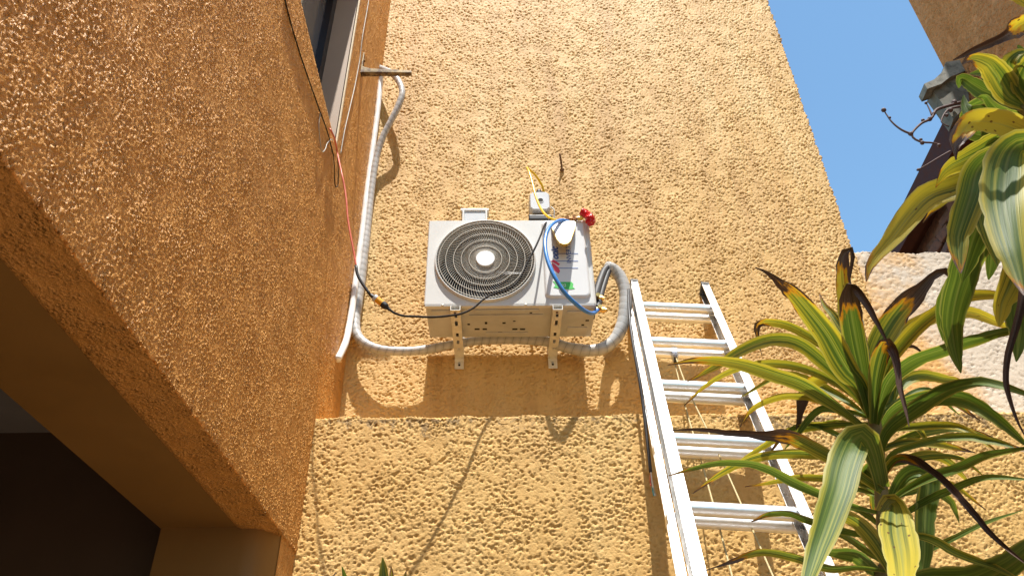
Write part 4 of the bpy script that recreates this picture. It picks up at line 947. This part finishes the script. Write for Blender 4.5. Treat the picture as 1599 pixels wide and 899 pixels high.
LEAVES = [
 # pts, r0, r1, w, yellow, brown, roll, fold, mid
 ([(1366, 655), (1345, 600), (1325, 575), (1290, 520), (1240, 462), (1203, 430), (1182, 420)], 1.72, 1.52, 46, .42, .80, 15, .30, 0),
 ([(1358, 640), (1345, 590), (1330, 520), (1318, 450), (1314, 405), (1322, 388), (1328, 400), (1322, 440)], 1.73, 1.80, 30, .60, .72, 10, .35, 0),
 ([(1362, 650), (1350, 600), (1338, 540), (1330, 480), (1328, 448), (1340, 444), (1362, 478), (1380, 515), (1392, 540)], 1.70, 1.58, 40, .22, .56, 5, .35, 0),
 ([(1350, 590), (1320, 560), (1275, 528), (1230, 506), (1195, 499), (1180, 503), (1180, 525), (1189, 558)], 1.74, 1.85, 20, .50, .76, 25, .35, 0),
 ([(1368, 660), (1340, 617), (1300, 574), (1250, 536), (1205, 529), (1160, 545), (1120, 572), (1075, 600)], 1.71, 1.60, 27, .40, .97, 20, .35, 0),
 ([(1372, 690), (1345, 661), (1300, 628), (1250, 594), (1200, 576), (1150, 565), (1090, 565), (1045, 578)], 1.71, 1.50, 30, .42, .93, 30, .35, 0),
 ([(1368, 660), (1330, 615), (1270, 580), (1210, 566), (1156, 573), (1105, 600), (1068, 632)], 1.74, 1.88, 17, .48, .97, 20, .3, 0),
 ([(1374, 700), (1335, 655), (1285, 626), (1240, 618), (1206, 622), (1173, 640), (1155, 668)], 1.74, 1.84, 17, .50, .95, 25, .3, 0),
 ([(1368, 650), (1335, 600), (1300, 586), (1265, 598), (1250, 625), (1248, 660), (1253, 695), (1259, 724)], 1.75, 1.86, 25, .85, .58, 10, .3, 0),
 ([(1378, 765), (1356, 750), (1318, 724), (1280, 702), (1235, 680), (1185, 674), (1140, 668), (1095, 666), (1050, 673)], 1.70, 1.48, 31, .48, .50, 25, .35, 0),
 ([(1380, 800), (1340, 790), (1278, 767), (1240, 750), (1200, 730), (1165, 722), (1110, 724), (1045, 737)], 1.72, 1.58, 20, .14, .98, 35, .4, 0),
 ([(1374, 715), (1340, 712), (1290, 710), (1240, 708), (1180, 716), (1130, 738), (1082, 768)], 1.74, 1.82, 20, .40, .96, 30, .3, 0),
 ([(1376, 760), (1364, 710), (1352, 684), (1338, 684), (1318, 725), (1295, 790), (1275, 850), (1250, 910), (1240, 940)], 1.70, 1.22, 58, .27, 1.3, -15, .22, 0),
 ([(1396, 900), (1372, 850), (1338, 815), (1304, 798), (1277, 806), (1262, 826)], 1.70, 1.45, 30, .45, .90, 20, .4, 0),
 ([(1380, 800), (1390, 785), (1398, 788), (1402, 830), (1410, 880), (1416, 930), (1420, 960)], 1.68, 1.25, 58, .62, .97, 0, .22, 0),
 ([(1386, 890), (1340, 884), (1295, 886), (1240, 872), (1190, 864), (1150, 874), (1090, 881)], 1.71, 1.50, 16, .35, .80, 30, .35, 0),
 ([(1382, 840), (1340, 832), (1300, 822), (1262, 810), (1232, 799), (1200, 801), (1170, 815)], 1.74, 1.82, 17, .25, .97, 30, .35, 0),
 ([(1384, 880), (1361, 862), (1330, 841), (1299, 829), (1270, 828)], 1.76, 1.9, 18, .05, 1.2, 35, .4, 0),
 ([(1388, 905), (1370, 890), (1338, 868), (1304, 861), (1280, 864)], 1.74, 1.66, 30, .08, 1.2, 30, .35, 0),
 ([(1380, 825), (1350, 800), (1318, 788), (1290, 780)], 1.75, 1.86, 15, .05, 1.2, 30, .4, 0),
 # right side
 ([(1362, 640), (1385, 575), (1415, 535), (1450, 502), (1490, 478), (1530, 467), (1610, 462)], 1.72, 1.56, 28, .55, .97, 20, .35, 0),
 ([(1358, 640), (1362, 560), (1390, 500), (1430, 455), (1460, 428), (1482, 424), (1498, 445), (1509, 478)], 1.74, 1.84, 42, .42, .58, -12, .35, 0),
 ([(1360, 620), (1385, 560), (1415, 520), (1455, 500), (1505, 493), (1560, 506), (1600, 520)], 1.76, 1.90, 26, .60, .98, 15, .3, 0),
 ([(1366, 660), (1385, 600), (1420, 566), (1470, 545), (1520, 524), (1565, 514), (1620, 512)], 1.70, 1.50, 31, .14, 1.2, -25, .4, 0),
 ([(1372, 720), (1386, 676), (1425, 645), (1475, 613), (1520, 600), (1560, 602), (1630, 614)], 1.71, 1.50, 29, .20, 1.2, 20, .4, 0),
 ([(1368, 680), (1395, 640), (1440, 622), (1500, 620), (1545, 640), (1580, 668), (1612, 700)], 1.74, 1.60, 31, .16, 1.2, -20, .4, 0),
 ([(1376, 745), (1392, 712), (1420, 700), (1470, 689), (1514, 687), (1540, 694), (1620, 706)], 1.72, 1.62, 17, .25, .92, 35, .4, 0),
 ([(1380, 800), (1398, 778), (1425, 760), (1460, 742), (1500, 728), (1545, 710), (1620, 704)], 1.71, 1.52, 19, .16, 1.2, 30, .4, 0),
 ([(1384, 835), (1419, 801), (1450, 782), (1490, 765), (1546, 750), (1620, 757)], 1.73, 1.60, 15, .15, 1.2, 35, .4, 0),
 ([(1378, 745), (1395, 720), (1412, 715), (1440, 728), (1474, 752), (1517, 794), (1554, 836), (1612, 892)], 1.70, 1.40, 27, .40, .22, 10, .9, 0),
 ([(1382, 800), (1412, 750), (1440, 738), (1452, 752), (1447, 790), (1443, 840), (1440, 900), (1440, 940)], 1.74, 1.66, 34, .06, 1.2, 15, .35, 0),
 ([(1386, 890), (1427, 868), (1471, 847), (1531, 820), (1610, 796)], 1.75, 1.66, 11, .2, 1.2, 30, .3, 0),
 ([(1384, 850), (1425, 838), (1459, 843), (1502, 864), (1546, 885), (1600, 906)], 1.69, 1.48, 15, .30, 1.2, 20, .3, 0),
 ([(1390, 930), (1440, 915), (1500, 915), (1560, 890), (1615, 850), (1640, 830)], 1.70, 1.45, 56, .05, 1.2, 10, .3, 0),
 ([(1364, 660), (1368, 600), (1374, 552), (1382, 537), (1394, 552), (1408, 592), (1416, 630), (1421, 662)], 1.69, 1.56, 30, .30, .48, 5, .5, 0),
 ([(1364, 640), (1380, 605), (1400, 560), (1420, 545), (1436, 548), (1446, 560)], 1.76, 1.86, 20, .50, .55, 10, .4, 0),
 ([(1372, 700), (1390, 650), (1398, 610), (1396, 580)], 1.76, 1.80, 18, .25, 1.2, 10, .4, 0),
 ([(1376, 720), (1355, 730), (1350, 760), (1362, 800)], 1.76, 1.84, 24, .25, .95, 10, .35, 0),
 ([(1368, 670), (1385, 640), (1410, 600), (1440, 585), (1490, 592), (1520, 610)], 1.76, 1.90, 22, .35, .96, 15, .35, 0),
 ([(1358, 620), (1340, 560), (1310, 500), (1290, 478), (1282, 462)], 1.77, 1.92, 22, .35, .95, 10, .35, 0),
 ([(1372, 700), (1340, 670), (1310, 656), (1285, 660)], 1.75, 1.8, 13, .3, 1.2, 25, .4, 0),
 ([(1378, 760), (1355, 736), (1330, 726), (1308, 728)], 1.76, 1.82, 14, .1, 1.2, 25, .4, 0),
]
for k in range(16):        # thin younger and older blades filling the rosette
    t_ = random.random(); bx, by = 1362+16*t_, 640+150*t_; sg = random.choice((-1, 1)); ln = random.uniform(90, 210); up = random.uniform(-.35, .75)*(1-.8*t_)
    pts = [(bx, by), (bx+sg*ln*.3, by-ln*.3*up-14), (bx+sg*ln*.65, by-ln*.55*up-16), (bx+sg*ln, by-ln*.5*up+random.uniform(0, 45))]
    LEAVES.append((pts, 1.74, random.uniform(1.6, 1.95), random.uniform(10, 19), random.uniform(.05, .5), random.choice((.9, .96, 1.2, 1.2)), random.uniform(-30, 35), .4, 0))
for q in LEAVES: leaf(dp, q[0], q[1], q[2], q[3]*.9, q[4], q[5], q[6], q[7], q[8])

r2 = 1.45
b2 = onR(1680, 330, r2); b2[2] = 0
d2 = thing('dracaena_plant', b2, 'taller dracaena with broad drooping leaves at the upper right edge', 'plant')
S2 = [onR(x, y, r2) for x, y in ((1690, 600), (1680, 420), (1660, 300), (1630, 210), (1605, 160))]
MB().tube([b2, b2*.45+S2[0]*.55]+S2, lambda s: .024-.008*s, 12, .02, rfun=lambda L: 1+.07*math.sin(L*150)).build('stem', M['trunk'], d2, True)
LEAVES2 = [
 ([(1630, 210), (1590, 230), (1545, 262), (1500, 288), (1455, 303), (1420, 335), (1385, 378), (1358, 418), (1354, 446)], 1.45, 1.34, 46, .58, .97, -20, .25, 0),
 ([(1620, 220), (1570, 235), (1530, 260), (1512, 310), (1495, 370), (1482, 428)], 1.42, 1.28, 50, .28, .97, 15, .25, 0),
 ([(1625, 220), (1580, 235), (1545, 275), (1530, 335), (1512, 395), (1500, 440)], 1.48, 1.46, 62, .04, 1.3, -10, .3, 0),
 ([(1640, 250), (1600, 225), (1572, 245), (1564, 300), (1572, 370), (1588, 425), (1600, 462)], 1.34, 1.08, 70, .30, .985, -5, .2, 0),
 ([(1630, 240), (1575, 245), (1545, 290), (1540, 340), (1550, 385), (1558, 410)], 1.46, 1.38, 52, .24, 1.3, 20, .3, 0),
 ([(1640, 230), (1599, 205), (1555, 190), (1515, 186), (1494, 200), (1488, 222), (1500, 250)], 1.42, 1.28, 42, .90, .80, -15, .3, 0),
 ([(1625, 215), (1580, 214), (1535, 232), (1500, 252), (1475, 268), (1462, 290)], 1.44, 1.36, 42, .42, .98, 25, .35, 0),
 ([(1608, 170), (1580, 150), (1558, 122), (1535, 98), (1512, 90), (1500, 100)], 1.45, 1.38, 42, .40, .94, -20, .3, 0),
 ([(1610, 165), (1590, 130), (1580, 100), (1588, 82), (1602, 78)], 1.46, 1.42, 36, .30, 1.3, 15, .3, 0),
 ([(1640, 20), (1600, 38), (1560, 62), (1520, 76), (1490, 86)], 1.36, 1.30, 32, .95, .40, 15, .45, 0),
 ([(1600, 170), (1560, 152), (1525, 132), (1502, 122), (1497, 140)], 1.50, 1.54, 28, .06, 1.3, 10, .4, 0),
 ([(1605, 190), (1570, 180), (1530, 168), (1510, 160), (1500, 150)], 1.52, 1.60, 26, .04, 1.3, -10, .4, 0),
 ([(1605, 180), (1575, 165), (1550, 140), (1540, 120)], 1.53, 1.6, 34, .05, 1.3, 10, .4, 0),
 ([(1615, 200), (1590, 190), (1560, 200), (1540, 222), (1530, 250)], 1.54, 1.6, 44, .03, 1.3, 10, .4, 0),
 ([(1650, 380), (1610, 400), (1585, 420), (1572, 455), (1565, 490), (1560, 512)], 1.50, 1.46, 42, .50, 1.3, 10, .3, 0),
 ([(1640, 300), (1605, 420), (1590, 500), (1575, 555), (1572, 600), (1585, 650), (1604, 690)], 1.46, 1.40, 24, .30, .35, 10, .6, 0),
 ([(1560, 300), (1530, 350), (1500, 420), (1488, 480), (1492, 540), (1500, 580)], 1.52, 1.56, 48, .04, 1.3, 10, .3, 0),
 ([(1565, 300), (1530, 380), (1495, 430), (1470, 480), (1466, 520)], 1.55, 1.6, 36, .04, 1.3, 15, .3, 0),
 ([(1640, 200), (1600, 235), (1575, 240), (1545, 238), (1520, 245)], 1.47, 1.5, 30, .06, 1.3, 30, .35, 0),
 ([(1625, 190), (1600, 150), (1596, 110), (1604, 70)], 1.5, 1.52, 34, .05, 1.3, 0, .3, 0),
 ([(1640, 240), (1612, 260), (1598, 300), (1600, 350), (1606, 400)], 1.50, 1.48, 50, .05, 1.3, 0, .3, 0),
 ([(1620, 200), (1585, 170), (1555, 160), (1520, 175), (1505, 200)], 1.56, 1.62, 36, .03, 1.3, 15, .4, 0),
 ([(1620, 210), (1595, 215), (1560, 222), (1528, 250), (1512, 290), (1508, 330)], 1.56, 1.6, 44, .05, 1.3, -15, .35, 0),
 ([(1620, 200), (1600, 160), (1570, 120), (1555, 92)], 1.56, 1.62, 30, .12, 1.3, 20, .4, 0),
 ([(1610, 180), (1575, 140), (1540, 118), (1518, 112)], 1.55, 1.6, 30, .18, 1.3, -20, .4, 0),
 ([(1630, 230), (1590, 260), (1560, 310), (1545, 380), (1540, 440)], 1.58, 1.6, 52, .03, 1.3, 10, .35, 0),
 ([(1630, 240), (1600, 280), (1585, 340), (1570, 400)], 1.54, 1.52, 46, .04, 1.3, 10, .35, 0),
 ([(1620, 190), (1580, 195), (1545, 205), (1520, 205), (1500, 180)], 1.57, 1.64, 30, .05, 1.3, 10, .4, 0),
 ([(1620, 220), (1570, 250), (1520, 285), (1480, 305), (1450, 330), (1438, 350)], 1.5, 1.46, 24, .75, .95, 15, .35, 0),
 ([(1615, 170), (1600, 130), (1606, 95), (1618, 70)], 1.44, 1.4, 36, .35, 1.3, 15, .3, 0),
 ([(1618, 180), (1575, 178), (1540, 150), (1522, 142)], 1.46, 1.44, 24, .12, 1.3, 30, .4, 0),
 ([(1650, 420), (1615, 430), (1595, 470), (1590, 520), (1596, 560)], 1.52, 1.5, 40, .05, 1.3, 10, .3, 0),
 ([(1630, 20), (1600, 4), (1570, -4), (1540, -6)], 1.4, 1.42, 16, .7, .9, 10, .4, 0),
]
for q in LEAVES2: leaf(d2, q[0], q[1], q[2], q[3]*.92, q[4], q[5], q[6], q[7], q[8])

# small young plants at the bottom edge
def sprout(x, y, rr, label, rows):
    b = onR(x, y, rr); b[2] = 0; th = thing('young_plant', b, label, 'plant')
    top = onR(x, y+30, rr)
    MB().tube([b, (b+top)/2+V3(.015, .01, 0), top], .008, 8, .03).build('stem', M['trunk'], th, True)
    for (pts, w, ye, br, ro) in rows: leaf(th, pts, rr, rr-.03, w, ye, br, ro, .35)
sprout(610, 985, 1.7, 'young plant with pale green upright leaf tips at the bottom edge', [([(608, 1010), (602, 950), (597, 915), (596, 882)], 27, .28, 1.3, 5), ([(610, 1010), (616, 950), (617, 915), (613, 884)], 20, .35, .96, 35), ([(613, 1010), (628, 950), (632, 915), (631, 886)], 16, .30, .96, 40), ([(610, 1010), (585, 960), (570, 930), (552, 925)], 18, .2, 1.3, 10)])
sprout(540, 990, 1.75, 'young plant with a dark leaf tip at the bottom edge, left of the pale tips', [([(542, 1010), (544, 950), (540, 910), (533, 883)], 20, .05, 1.3, 20), ([(538, 1010), (524, 940), (522, 905), (532, 884)], 12, .1, .3, 10)])

# dry vine on the cornice
vn = thing('dry_vine', onY(1460, 180, 4.83), 'bare dry twig of a vine curling against the sky beside the mossy cornice', 'vine')
def tw(rows, r0): return MB().tube([onY(x, y, 4.80) for x, y in rows], lambda s: r0*(1-.5*s), 7, .03).build('twig', M['twig'], vn, True)
tw([(1500, 160), (1478, 166), (1462, 172), (1454, 185), (1440, 192), (1428, 203), (1424, 210), (1428, 217), (1440, 222), (1455, 223), (1468, 226)], .016)
tw([(1424, 210), (1408, 203), (1394, 192), (1385, 180), (1380, 172)], .011)
tw([(1456, 182), (1452, 172), (1447, 162), (1446, 160)], .010)
tw([(1484, 236), (1466, 246), (1446, 258), (1435, 264), (1431, 266)], .008)
tw([(1500, 166), (1480, 172), (1470, 190), (1482, 198)], .012)
for (x, y, s) in ((1380, 172, .022), (1389, 184, .014), (1422, 209, .022), (1440, 223, .020), (1446, 161, .014), (1452, 186, .022), (1441, 188, .016), (1458, 178, .018), (1466, 227, .018), (1434, 265, .014), (1438, 218, .014), (1490, 160, .026), (1484, 172, .024), (1478, 180, .018)):
    MB().lathe(onY(x, y, 4.80), (random.uniform(-1, 1), random.uniform(-1, 1), .5), [(-s, s*.3), (-s*.5, s*.9), (s*.3, s), (s, s*.4)], 7).build('bud', M['twig'], vn, True)
